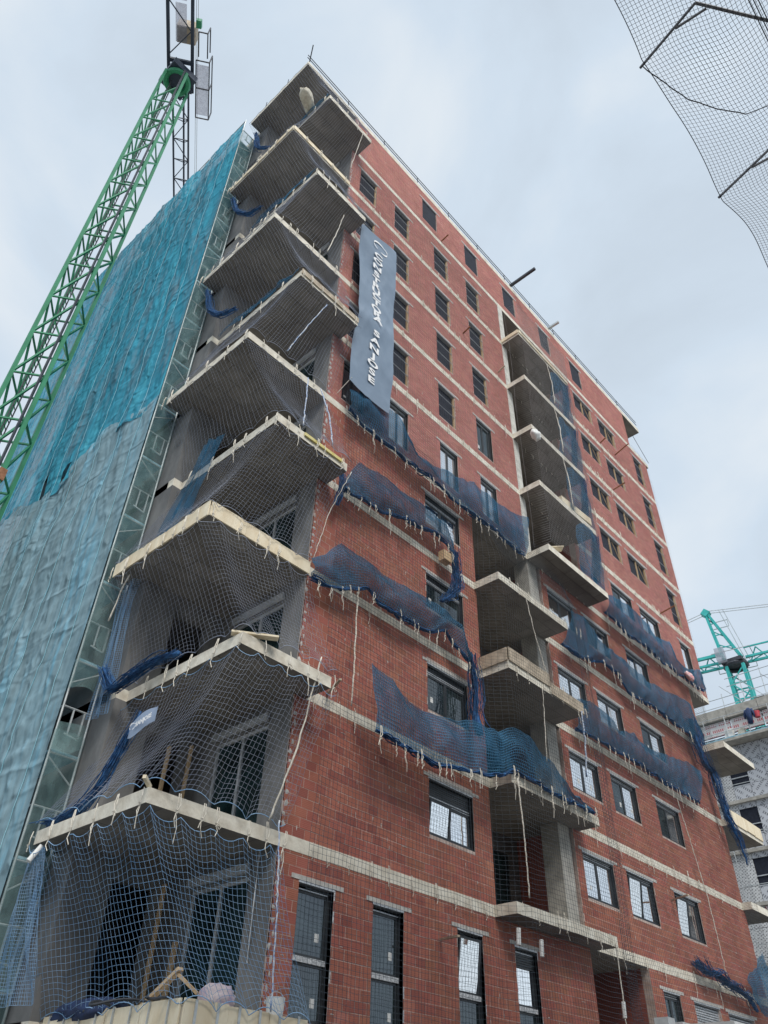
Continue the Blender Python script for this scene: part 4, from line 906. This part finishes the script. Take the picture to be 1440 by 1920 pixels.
lump('sack', 'crumpled purple and cream paper sack on the lowest slab edge', 'sack', (-1.30, -.55, .18), (.34, .14, .20), 'sackp', 3)
lump('sack', 'cream woven sack on the top of the third slab down from the roof corner', 'sack', (-2.45, .2, 30.30), (.52, .24, .19), 'sack', 8, .5)
lump('sack', 'white wrapped bundle hanging by the pale middle pillar', 'sack', (10.05, -.95, 20.45), (.26, .16, .22), 'white', 14)
lump('rubbish_heap', 'black plastic sheeting heaped at the left of the lowest slab', 'plastic sheet', (-1.9, 2.0, .14), (.3, .9, .16), 'navy', 21)
lump('tape_tangle', 'red and white hazard tape tangle on the right blue net', 'tape', (21.5, -.5, 14.75), (.36, .1, .16), 'hazard', 31)
for lab, p, q, w_, h_ in [('orange timber offcut leaning on the lowest slab', (-1.98, .35, .08), (-1.9, -.35, .52), .10, .05),
                          ('short brown batten crossing the orange offcut on the lowest slab', (-1.9, -.3, .46), (-1.75, -.65, .2), .05, .04),
                          ('pair of blond boards laid on the white third corner slab', (-2.1, -.45, 6.06), (-1.35, -.95, 6.08), .16, .04),
                          ('round pole end lying on the second corner slab', (-2.75, .15, 3.06), (-3.02, -.08, 3.10), .06, .06),
                          ('two crossed boards on the flush middle slab end beside the blue net', (10.4, -.45, 15.25), (10.9, -.9, 15.35), .32, .03),
                          ('stack of pale planks on the fourth balcony down of the middle column', (11.6, -.7, 18.2), (13.6, -.8, 18.22), .30, .34)]:
    stick('plank', lab, 'plank', p, q, w_, h_, 'timber' if 'orange' in lab or 'brown' in lab else 'ply', 'loose timber on the slabs')
stick('foam_strip', 'yellow foam bead squeezed along the foam-edged corner slab', 'foam', (-1.2, -.77, 11.92), (.1, -.77, 11.93), .04, .09, 'foam')
for lab, p, q, w_, h_ in [('tall orange-brown plank upright in the ground loggia beside the dark doorway', (-.34, 2.95, .04), (-.30, 2.98, 2.5), .12, .03),
                          ('pale plank leaning by the glass door of the ground loggia', (-.12, 2.62, .04), (-.03, 2.66, 1.5), .16, .03),
                          ('brown door post standing in the second loggia from the ground', (-.9, 2.9, 3.0), (-.88, 2.9, 5.1), .09, .05),
                          ('brown timber stud left of the second loggia glass door', (-.35, 2.9, 3.0), (-.34, 2.9, 5.3), .08, .05)]:
    stick('plank', lab, 'plank', p, q, w_, h_, 'timber', 'loose timber on the slabs')
cp = MB(); cp.tube([(-.05, .45, 3.0+.0), (-.05, .46, 2.72), (-.05, .44, .95), (-.12, .36, .92)], .016, 6); tag(cp.build('conduit', M['alu'], smooth=True), 'thin grey conduit hanging on the ground loggia side wall', 'conduit')
bx_ = MB(); bx_.box(4.62, 4.95, -.42, -.2, 11.62, 11.95); tag(bx_.build('crate', M['timber']), 'small timber crate hung at the end of the slumped blue net', 'crate')
hs = MB(); hs.tube([(-2.15+.5*math.sin(t*2.2), 1.7-.5*t, .10+.05*math.sin(t*5)) for t in np.linspace(0, 4.8, 40)], .022, 6); tag(hs.build('hose', M['darksteel'], smooth=True), 'black hose snaking along the lowest slab edge', 'hose')

# ------------------------------------------------------------------ banner and flag
def text_mesh(body, size, m, name):
    c = bpy.data.curves.new(name, 'FONT'); c.body = body; c.size = size; c.align_x = 'CENTER'; c.align_y = 'CENTER'; c.extrude = .002; c.resolution_u = 3; c.offset = size*.035
    o = bpy.data.objects.new(name, c); COL.objects.link(o); dg = bpy.context.evaluated_depsgraph_get(); dg.update()
    me = bpy.data.meshes.new_from_object(o.evaluated_get(dg)); bpy.data.objects.remove(o); me.materials.clear(); me.materials.append(m); me.name = name; return me
bn = thing('banner', 'tall grey-blue vinyl banner with white stacked lettering on the brick front', 'banner', (1.2, -.5, 15.5))
nx, nz_ = 40, 150
def by(u, v): return -.50+.07*float(vnoise(np.array(u*2.2+v*3), np.array(v*5), 5))+.05*math.sin(v*9+u*3)-.10*math.exp(-((v-.37-.05*u)*16)**2)*(1-.5*u)+.05*abs(float(vnoise(np.array(u*5-v*7), np.array(v*9+u*2), 6)))+.05*abs(float(vnoise(np.array(u*2+v*11), np.array(v*4-u), 16)))
P = np.zeros((nx, nz_, 3))
for i in range(nx):
    for j in range(nz_):
        u, v = i/(nx-1), j/(nz_-1); xl = .36+.09*math.sin(v*3.1); xr = 2.10+.10*math.sin(v*2.5)
        P[i, j] = (xl+(xr-xl)*u, by(u, v), 15.55+(24.15-15.55)*v+.25*(u-.5)*v)
link('banner_sheet', grid_mesh('banner_sheet', P, M['banner']), bn)
txt = 'CONSTRUCTORA SANJOSE'
zt_ = 22.95; dz = (22.95-16.35)/(len(txt)-1)
for i, ch in enumerate(txt):
    if ch == ' ': continue
    me = text_mesh(ch, .43, M['letter'], 'letter'); z = zt_-dz*i; v = (z-15.55)/8.6; yy = min(by(u_, v+dv) for u_ in (.42, .5, .58) for dv in (-.02, 0, .02))-.012
    o = link('letter', me, bn, (1.27, yy, z)); o.rotation_euler = (R_(90), 0, 0); o.scale = (1.35, .86, 1)
def swoosh(sc_):
    b = MB(); pts = [(math.cos(t)*.5, math.sin(t)*.34) for t in np.linspace(.6, 4.4, 14)]; pts2 = [(math.cos(t)*.42+.22, math.sin(t)*.34-.05) for t in np.linspace(-1.9, 1.2, 12)]
    for q in (pts, pts2):
        n = len(q)
        for i in range(n-1):
            (xa, za), (xb, zb) = q[i], q[i+1]; wa = .07*math.sin(math.pi*i/(n-1))+.015; wb = .07*math.sin(math.pi*(i+1)/(n-1))+.015
            k = len(b.v); b.v += [(xa*sc_, 0, (za-wa)*sc_), (xb*sc_, 0, (zb-wb)*sc_), (xb*sc_, 0, (zb+wb)*sc_), (xa*sc_, 0, (za+wa)*sc_)]; b.f.append((k, k+1, k+2, k+3)); b.t.append(.5)
    return b
o = swoosh(.62).build('emblem', M['letter'], bn); o.location = Vector((1.3, min(by(u_, .9+d) for u_ in (.4, .5, .6) for d in (-.03, 0, .03))-.02, 23.55))-Vector(bn.location)
for p, q in [((.5, -.5, 24.1), (.35, -.1, 24.6)), ((2.0, -.5, 24.3), (2.1, -.05, 24.6)), ((.45, -.5, 15.7), (.3, -.1, 15.2))]:
    b = MB(); b.bar(p, q, .015, n=4); b.build('banner_cord', M['rope'], bn)
fl_ = thing('flag', 'small grey-blue flag with white lettering pinned on the corner net', 'flag', (-2.45, 1.3, 4.5))
P = np.zeros((10, 6, 3))
for i in range(10):
    for j in range(6):
        u, v = i/9, j/5; P[i, j] = (-2.52-.03*math.sin(u*5), 1.72-.80*u, 4.40+.34*v+.12*u*u-.05*math.sin(u*6+v))
link('flag_sheet', grid_mesh('flag_sheet', P, M['sign']), fl_)
me = text_mesh('SANJOSE', .125, M['letter'], 'letter'); o = link('lettering', me, fl_, (-2.58, 1.18, 4.60)); o.rotation_euler = (R_(90), R_(-7), R_(-90))
o = swoosh(.17).build('emblem', M['letter'], fl_); o.location = Vector((-2.575, 1.55, 4.58))-Vector(fl_.location); o.rotation_euler = (0, 0, R_(-90))

# ------------------------------------------------------------------ green tower crane (left)
CX, CY, CW = -4.83, 10.15, 1.14
cr_ = thing('tower_crane', 'green lattice tower crane standing beside the teal scaffold', 'crane', (CX, CY, -3.2))
ca = math.radians(53.5); ex = Vector((math.cos(ca), math.sin(ca), 0)); ey = Vector((-math.sin(ca), math.cos(ca), 0))
def cpt(a, b, z): return Vector((CX, CY, 0))+ex*a+ey*b+Vector((0, 0, z))
hw = CW/2; ZT = 44.6
for a in (-hw, hw):
    for b in (-hw, hw):
        m = MB(); m.bar(cpt(a, b, -3.2), cpt(a, b, ZT), .135, n=4); m.build('mast_chord', M['green'], cr_)
P4 = [(-hw, -hw), (hw, -hw), (hw, hw), (-hw, hw)]
hm = {}; pit = 2.2; nb = int((ZT+3.2)/pit); cnt = 0
for f in range(4):
    (a0, b0), (a1, b1) = P4[f], P4[(f+1) % 4]
    h_ = MB(); h_.bar(cpt(a0, b0, 0), cpt(a1, b1, 0), .06); hme = h_.mesh('brace', M['green'])
    d1 = MB(); d1.bar(cpt(a0, b0, 0), cpt(a1, b1, pit), .07); d1m = d1.mesh('brace', M['green'])
    for i in range(nb):
        z = -3.2+pit*i
        if cnt < 300 and z > 8: link('brace', hme, cr_, (0, 0, z)); link('brace', d1m, cr_, (0, 0, z)); cnt += 2
for z in (14.2,):
    for a in (-hw,):
        for b in (-hw, hw):
            c = cpt(a, b, z); m = MB(); m.box(c.x-.11, c.x+.11, c.y-.11, c.y+.11, z-.22, z+.22); m.build('joint_plate', M['rust'], cr_)
ld = MB(); c0 = cpt(.1, .25, 0); 
for z in np.arange(-3, ZT, .32): ld.bar(cpt(-.05, .28, z), cpt(.3, .28, z), .025, n=4)
ld.bar(cpt(-.05, .28, -3.2), cpt(-.05, .28, ZT), .04, n=4); ld.bar(cpt(.3, .28, -3.2), cpt(.3, .28, ZT), .04, n=4); ld.build('ladder', M['darksteel'], cr_)
cb = MB(); cb.tube([tuple(cpt(-hw-.16, -hw+.1, z)) for z in np.linspace(-3, ZT, 12)], .05, 5); cb.build('supply_cable', M['darksteel'], cr_)
ring = MB(); ring.tube([tuple(cpt(.62*math.cos(t), .62*math.sin(t), ZT+.05)) for t in np.linspace(0, 2*math.pi, 22)], .16, 6); ring.build('slew_ring', M['green'], cr_)
tt = MB(); tt.bar(cpt(0, 0, ZT+.15), cpt(0, 0, ZT+.75), 1.5, 1.5); tt.build('turntable', M['cranedark'], cr_)
ZJ = ZT+1.15
def chord(p, q, w_, nm='jib_chord', m='cranedark'): b = MB(); b.bar(p, q, w_); b.build(nm, M[m], cr_)
# counter-jib towards the viewer (negative a), jib away (positive a)
for b in (-.66, .66): chord(cpt(-13, b, ZJ), cpt(.9, b, ZJ), .17, 'counter_jib_chord')
for i in range(9):
    a = -1.0-1.35*i; s_ = 1 if i % 2 else -1
    chord(cpt(a, -.6*s_, ZJ), cpt(a-1.35, .6*s_, ZJ), .055, 'brace')
chord(cpt(-.7, -.66, ZJ), cpt(-.7, .66, ZJ), .2, 'cross_beam'); chord(cpt(.8, -.66, ZJ-.1), cpt(.8, .66, ZJ-.1), .2, 'cross_beam')
for i in range(5):
    b = MB(); b.box(-.30, .30, 0, 1.95, 0, .03); o = b.build('walkway_panel', M['lav'], cr_); o.location = cpt(-1.6-2.1*i, .0, ZJ+.25)-Vector(cr_.location); o.rotation_euler = (0, 0, ca+math.pi/2)
b = MB(); b.box(-.45, .45, -.5, .5, 0, .9); o = b.build('winch_drum', M['grimy_ply'], cr_); o.location = cpt(-2.0, -.25, ZJ+.3)-Vector(cr_.location); o.rotation_euler = (0, 0, ca)
for p, q in [((-.9, -.85, .1), (2.3, -.85, .1)), ((-.9, -1.6, .1), (2.3, -1.6, .1)), ((-.9, -.85, .1), (-.9, -1.6, .1)), ((2.3, -.85, .1), (2.3, -1.6, .1)), ((.6, -.85, .1), (.6, -1.6, .1)), ((-.9, -1.6, 1.1), (2.3, -1.6, 1.1)), ((-.9, -1.6, .1), (-.9, -1.6, 1.1)), ((2.3, -1.6, .1), (2.3, -1.6, 1.1)), ((.6, -1.6, .1), (.6, -1.6, 1.1)), ((-2.2, -.9, .6), (-.9, -.9, .6)), ((-2.2, -1.4, .6), (-.9, -1.4, .6)), ((-2.2, -.9, .6), (-2.2, -1.4, .6)), ((-2.2, -1.4, 1.5), (-.9, -1.4, 1.5)), ((-2.2, -1.4, .6), (-2.2, -1.4, 1.5))]:
    chord(cpt(p[0], p[1], ZJ+p[2]), cpt(q[0], q[1], ZJ+q[2]), .06, 'platform_rail', 'darksteel')
b = MB(); b.box(-1.4, 1.4, -.34, .34, 0, .03); o = b.build('platform_floor', M['lav'], cr_); o.location = cpt(.7, -1.22, ZJ+.08)-Vector(cr_.location); o.rotation_euler = (0, 0, ca)
b = MB(); b.box(-.2, .2, -.14, .14, 0, .34); o = b.build('motor', M['green'], cr_); o.location = cpt(-2.7, -.95, ZJ+.2)-Vector(cr_.location); o.rotation_euler = (0, 0, ca)
# jib, triangular section
for b_, z_ in ((-.45, 0), (.45, 0), (0, .95)): chord(cpt(.9, b_, ZJ+z_), cpt(32, b_, ZJ+z_), .10)
for i in range(24):
    a = 1.2+1.28*i; s_ = 1 if i % 2 else -1
    chord(cpt(a, -.45*s_, ZJ), cpt(a+1.28, .45*s_, ZJ), .045, 'brace'); chord(cpt(a, -.45, ZJ), cpt(a, .45, ZJ), .045, 'brace')
    chord(cpt(a, -.45, ZJ), cpt(a+.64, 0, ZJ+.95), .04, 'brace'); chord(cpt(a, .45, ZJ), cpt(a+.64, 0, ZJ+.95), .04, 'brace')
b = MB(); b.box(-.4, .4, -.5, .5, -.35, -.1); o = b.build('trolley', M['darksteel'], cr_); o.location = cpt(11.5, 0, ZJ)-Vector(cr_.location); o.rotation_euler = (0, 0, ca)
for i, b_ in enumerate((-.80, -.9)):
    chord(cpt(-13, b_, ZJ+.4), cpt(16, b_, ZJ+.3), .025, 'hoist_rope', 'galv')

# ------------------------------------------------------------------ turquoise crane (right, far)
DX, DY = 67.5, 10.6
c2 = thing('tower_crane', 'turquoise tower crane with a cat-head standing behind the far building', 'crane', (DX, DY, -3.2))
ja = math.radians(100); jx = Vector((math.cos(ja), math.sin(ja), 0)); jy = Vector((-math.sin(ja), math.cos(ja), 0))
def dp_(a, b, z): return Vector((DX, DY, 0))+jx*a+jy*b+Vector((0, 0, z))
def ch2(p, q, w_, nm, m='turq'): b = MB(); b.bar(p, q, w_); b.build(nm, M[m], c2)
for a in (-.8, .8):
    for b in (-.8, .8): ch2(dp_(a, b, -3.2), dp_(a, b, 38.2), .30, 'mast_chord')
Q4 = [(-.8, -.8), (.8, -.8), (.8, .8), (-.8, .8)]
for i in range(16):
    z = 10+1.75*i
    for f in range(4):
        p, q = Q4[f], Q4[(f+1) % 4]
        ch2(dp_(*p, z), dp_(*q, z), .12, 'brace')
        ch2(dp_(*(p if i % 2 else q), z), dp_(*(q if i % 2 else p), z+1.75), .12, 'brace')
b = MB(); b.tube([tuple(dp_(1.05*math.cos(t), 1.05*math.sin(t), 38.4)) for t in np.linspace(0, 2*math.pi, 20)], .2, 6); b.build('slew_ring', M['darksteel'], c2)
b = MB(); b.bar(dp_(0, 0, 38.55), dp_(0, 0, 38.95), 2.1, 2.1); b.build('turntable', M['darksteel'], c2)
for a, b in ((-.9, -.6), (-.9, .6), (.9, -.6), (.9, .6)): ch2(dp_(a, b, 39), dp_(1.4+(.1 if a > 0 else -.1), b*.3, 45.2), .24, 'cathead_leg')
for z in (40.6, 42.2, 43.7):
    t = (z-39)/6.2
    ch2(dp_(-.9+2.2*t, -.6+.4*t, z), dp_(.9+.6*t, -.6+.4*t, z+.9), .09, 'brace'); ch2(dp_(-.9+2.2*t, .6-.4*t, z), dp_(.9+.6*t, .6-.4*t, z), .09, 'brace')
b = MB(); b.bar(dp_(1.2, 0, 45), dp_(1.7, 0, 45.5), .8, .7); b.build('cathead', M['turq'], c2)
for z0_, zz in ((38.9, 0), (37.9, 0)):
    pass
for b in (-.6, .6):
    ch2(dp_(1.2, b, 38.9), dp_(26, b, 38.9), .22, 'jib_chord'); ch2(dp_(-1.2, b, 38.9), dp_(-16, b, 38.9), .22, 'counter_jib_chord')
ch2(dp_(1.2, 0, 40.1), dp_(26, 0, 40.1), .30, 'jib_chord'); ch2(dp_(-1.2, 0, 40.3), dp_(-16, 0, 40.3), .14, 'counter_jib_chord')
for i in range(9):
    for sg in (1, -1):
        a = 1.5+1.7*i; ch2(dp_(sg*a, -.6, 38.9), dp_(sg*(a+.85), 0, 40.1), .09, 'brace'); ch2(dp_(sg*(a+.85), 0, 40.1), dp_(sg*(a+1.7), -.6, 38.9), .09, 'brace'); ch2(dp_(sg*a, -.6, 38.9), dp_(sg*(a+1.7), .6, 38.9), .08, 'brace')
for b in (-.25, .25):
    ch2(dp_(1.5, b, 45.3), dp_(26, b, 40.2), .06, 'tie_rod', 'galv'); ch2(dp_(1.3, b, 45.4), dp_(-16, b, 42.4), .06, 'tie_rod', 'galv')
b = MB(); b.bar(dp_(1.0, 1.0, 39.3), dp_(1.0, 1.9, 39.3), .9, 1.3); b.build('cab', M['lav'], c2)
for p, q in [((-1.9, -1.3, 38.6), (1.9, -1.3, 38.6)), ((-1.9, -1.3, 39.7), (1.9, -1.3, 39.7)), ((-1.9, 1.3, 39.7), (1.9, 1.3, 39.7)), ((-1.9, -1.3, 38.6), (-1.9, -1.3, 39.7)), ((1.9, -1.3, 38.6), (1.9, -1.3, 39.7)), ((-1.9, -1.3, 39.7), (-1.9, 1.3, 39.7)), ((1.2, -.8, 43.6), (-.4, -.8, 43.6)), ((1.2, -.8, 44.4), (-.4, -.8, 44.4)), ((-.4, -.8, 43.6), (-.4, -.8, 44.4)), ((.1, -.3, 45.5), (-1.1, -.3, 38.9)), ((-.3, -.3, 45.5), (-1.5, -.3, 38.9))]:
    ch2(dp_(*p), dp_(*q), .07, 'platform_rail', 'galv')

# ------------------------------------------------------------------ far building with insulation boards
fb = thing('apartment_building', 'far grey building clad in printed insulation boards with scaffold on its roof', 'building', (50, 3, -3.2))
FX = 44.0
core = MB(); core.box(FX+.12, FX+14, -12, 13.5, -3.2, 20.7); core.build('structure_wall', M['render'], fb)
wins = [(5.2, 6.35, z, z+1.55) for z in (5.0, 8.1, 11.95, 15.0, 18.05)]+[(1.2, 2.6, z, z+1.9) for z in (8.1, 11.6, 15.0, 18.05)]
def fb_board(y0, y1, z0, z1, m): b = MB(); b.box(FX, FX+.12, y0+.012, y1-.012, z0+.012, z1-.012); b.build('insulation_board', M[m], fb)
ys = [-6, -3.5, -1, 1.2, 2.6, 4.0, 5.2, 6.35, 8.0, 10.5, 13.5]; zs_ = [2, 3.5, 5.0, 6.55, 8.1, 9.65, 10.8, 11.95, 13.5, 15.0, 16.55, 18.05, 19.6, 20.7]
for i in range(len(ys)-1):
    for j in range(len(zs_)-1):
        yc, zc = (ys[i]+ys[i+1])/2, (zs_[j]+zs_[j+1])/2
        hit = [w_ for w_ in wins if w_[0] < yc < w_[1] and w_[2] < zc < w_[3]]
        if not hit: fb_board(ys[i], ys[i+1], zs_[j], zs_[j+1], 'boardw' if ys[i] >= 6.3 else ('boardred' if (i == 6 and j in (2, 5)) else ('board1' if (i+j) % 2 else 'board2')))
for y0, y1, z0, z1 in wins:
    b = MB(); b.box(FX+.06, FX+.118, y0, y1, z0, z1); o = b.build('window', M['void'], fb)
    f = MB(); f.box(FX-.02, FX+.06, y0, y1, z0-.06, z0); f.box(FX, FX+.058, y0, y1, z0+.5, z0+.56); f.build('window_rail', M['alu'], o)
for zb_ in (19.9,):
    b = MB(); b.box(FX-1.0, FX+14, -12, 13.5, 20.72, 20.9); b.build('floor_slab', M['concrete'], fb)
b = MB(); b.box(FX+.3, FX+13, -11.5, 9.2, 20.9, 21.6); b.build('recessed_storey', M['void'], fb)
for y in np.arange(-10, 9, 2.2):
    b = MB(); b.box(FX-.1, FX+.1, y, y+2.1, 21.6, 22.55); b.build('parapet_board', M['boardred'], fb)
    b = MB(); b.box(FX-.35, FX+.3, y, y+2.17, 22.62, 23.35); b.build('concrete_upstand', M['concrete'], fb)
for y in np.arange(-9.5, 9, 1.1):
    b = MB(); b.bar((FX-.9, y, 20.9), (FX+.2, y+.9, 21.55), .07); b.build('truss_brace', M['galv'], fb)
b = MB(); b.box(FX+3, FX+7, 1.0, 4.2, 23.9, 25.0); b.build('roof_tank', M['soffit'], fb)
fs = thing('scaffold', 'light tube scaffold railing round the far building top', 'scaffold', (FX-.6, 3, 20.9), )
for y in np.arange(-8, 8.6, 1.5):
    b = MB(); b.bar((FX-.75, y, 20.9), (FX-.75, y, 22.6), .06, n=5); b.build('post', M['galv'], fs)
    b = MB(); b.bar((FX+.1, y, 23.35), (FX+.1, y, 25.7 if y < 5 else 24.6), .06, n=5); b.build('post', M['galv'], fs)
    if y < 5: b = MB(); b.bar((FX+.1, y, 23.4), (FX+.1, y+1.5, 25.2), .05, n=5); b.build('brace', M['galv'], fs)
for z in (21.5, 22.1, 22.6):
    b = MB(); b.bar((FX-.75, -8, z), (FX-.75, 8.5, z), .05, n=5); b.build('ledger', M['galv'], fs)
for z in (23.7, 24.3, 25.0, 25.6):
    b = MB(); b.bar((FX+.1, -8, z), (FX+.1, 8.5 if z < 25 else 5, z), .05, n=5); b.build('ledger', M['galv'], fs)
b = MB(); b.box(FX-.95, FX-.2, -8, 8.5, 20.92, 21.0); b.build('walkway', M['deck'], fs)
for y in (-1.2, 1.0, 3.0, 7.2):
    b = MB(); b.bar((FX-.5, y, -3.2), (FX-.5, y, 20.7), .06, n=5); b.build('post', M['galv'], fs)
for i, z in enumerate((4.6, 7.7, 10.9, 13.95, 17.0)):
    b = MB(); b.box(FX-.22, FX+.115, -11.5, 13.4, z-.10, z+.10); b.build('floor_band', M['concrete'], fb)
    b = MB(); b.bar((FX-.5, -1.2, z+1.0), (FX-.5, 7.2, z+1.0), .05, n=5); b.build('ledger', M['galv'], fs)
for lab, y, wd_, hgt, m_ in [('white pack of material on the far scaffold walkway, left of the jacket', 5.2, .6, .7, 'white'), ('brown sack stack on the far scaffold walkway', 4.4, .5, .5, 'sack'),
                     ('pale timber pack on the far scaffold walkway, right of the red bucket', 1.6, .9, .6, 'ply'), ('low white pack at the right end of the far scaffold walkway', .4, .7, .45, 'white')]:
    t = thing('material_pack', lab, 'pack', (FX-.5, y, 21.0), 'packs on the far walkway')
    for k_ in range(3):
        b = MB(); b.box(FX-.7+.02*k_, FX-.3, y, y+wd_-.04*k_, 21.0+hgt*k_/3, 21.0+hgt*(k_+.94)/3); b.build('layer', M[m_], t)
jk = MB(); jk.tube([(FX-.78, 3.75, 22.62), (FX-.85, 3.75, 22.4), (FX-.85, 3.78, 22.0), (FX-.83, 3.8, 21.55)], [.10, .26, .22, .17], 9, .12); jk.tube([(FX-.82, 3.55, 22.5), (FX-.9, 3.45, 22.2), (FX-.88, 3.45, 21.9)], [.09, .08, .06], 7); jk.tube([(FX-.82, 3.95, 22.5), (FX-.9, 4.05, 22.2), (FX-.88, 4.05, 21.9)], [.09, .08, .06], 7)
tag(jk.build('work_jacket', M['navy'], smooth=True), 'dark blue work jacket hung on the far scaffold railing', 'jacket')

# ------------------------------------------------------------------ neighbour across the street, overhead net on brackets
nb_ = thing('apartment_building', 'unfinished neighbouring building edge with timber soffit at the top right corner', 'building', (-2, -16, -3.2))
for x in (-15, -8.5, -2, 4.5):  # unseen open frame, shaped without a front wall so light reaches the street
    for y in (-14.8, -20):
        b = MB(); b.box(x, x+.4, y, y+.4, -3.2, 16.299); b.build('column', M['concrete'], nb_)
b = MB(); b.box(-16, 5, -24, -14.3, 6.4, 6.65); b.build('floor_slab', M['concrete'], nb_)
b = MB(); b.box(-16, 5, -24, -23.8, -3.2, 16.29); b.build('rear_wall', M['render'], nb_)
b = MB(); b.box(-16, 5.0, -24, -13.25, 16.3, 16.55); b.build('floor_slab', M['concrete'], nb_)
for x in np.arange(-10, 4.8, .62):
    b = MB(); b.box(x, x+.18, -14.15, -13.3, 16.18, 16.298); b.build('soffit_beam', M['timber'], nb_)
b = MB(); b.box(-16, 5, -14.19, -13.2, 16.56, 16.58); b.build('formwork_panel', M['rust'], nb_)
for y, z in ((-12.78, 15.9), (-12.86, 16.0), (-12.94, 16.1)):
    b = MB(); b.bar((-10, y, z), (4.6, y, z), .022, n=5); b.build('guard_cable', M['darksteel'], nb_)
FOLD = [(-1.50, -10.69, 15.75), (-0.87, -10.89, 15.75), (-0.30, -11.09, 15.75), (0.25, -11.43, 15.75), (0.81, -11.88, 15.75), (0.94, -12.28, 15.75), (1.19, -12.86, 15.75)]
on_ = thing('catch_net', 'grey catch net on steel brackets overhanging the street at the top right', 'catch net', (0, -12, 16))
x0, x1 = -7.0, 7.5; st = .085
nu = int((x1-x0)/st); nv = 42
U, V = np.meshgrid(np.linspace(0, 1, nu), np.linspace(0, 1, nv), indexing='ij')
X = x0+(x1-x0)*U; q = np.abs(np.sin((X+1.39)*math.pi/3.79))
Yn = -10.68-.16*q*(1-V)-3.05*V-.12*vnoise(X*.6, V*2, 3); Zn = 16.0-.20*q*np.sin(np.pi*np.clip(V*1.0, 0, 1))*1.4-.55*np.sin(np.pi*V)*.8-.9*V*V*.2+.10*vnoise(X*.9, V*3, 8)
X2 = X+.10*vnoise(X*.8, V*4, 12)+.16*np.sin(V*3+X*.8)
link('net_mesh', cord_mesh('net_mesh', net_strands(np.stack([X2, Yn, Zn], -1)), .0048, M['cord_mid']), on_)
fold = [resample(FOLD, 60)+np.stack([0*np.arange(60), .02*vnoise(np.arange(60)*.5, np.zeros(60), 2), .02*vnoise(np.arange(60)*.5, np.ones(60)*4, 3)], -1)]
link('seam_rope', cord_mesh('seam_rope', fold, .014, M['darksteel']), on_)
link('border_rope', cord_mesh('border_rope', [np.stack([X2[:, 0], Yn[:, 0], Zn[:, 0]], -1)], .010, M['darksteel']), on_)
for xb in (-5.18, -1.39, 2.40, 6.19):
    b = MB(); b.bar((xb, -10.62, 16.02), (xb-.36, -12.0, 16.02), .042); b.bar((xb-.20, -11.5, 16.02), (xb-.12, -12.12, 16.03), .04); b.bar((xb-.36, -12.0, 16.02), (xb+1.05, -13.05, 16.03), .055); b.build('bracket', M['bracket'], on_)

# ------------------------------------------------------------------ white site cabin roof at the lower edge
cbn = thing('site_cabin', 'white site cabin roof edge at the bottom right below the louvred windows', 'cabin', (11, -3, -3.05))
b = MB(); b.box(11.4, 15.5, -3.0, -1.4, -3.05, .96); b.build('cabin_wall', M['white'], cbn)
b = MB(); b.box(11.3, 15.6, -3.1, -1.3, .962, 1.05); b.build('cabin_roof', M['white'], cbn)
b = MB(); b.box(7.95, 8.25, -3.1, -2.8, -3.05, .78); tag(b.build('duct', M['white']), 'taller narrow white duct at the bottom edge, left of the wide one', 'duct', 'white ducts')
b = MB(); b.box(8.6, 9.2, -3.1, -2.8, -3.05, .76); tag(b.build('duct', M['white']), 'wide white duct at the bottom edge between the narrow duct and the cabin', 'duct', 'white ducts')
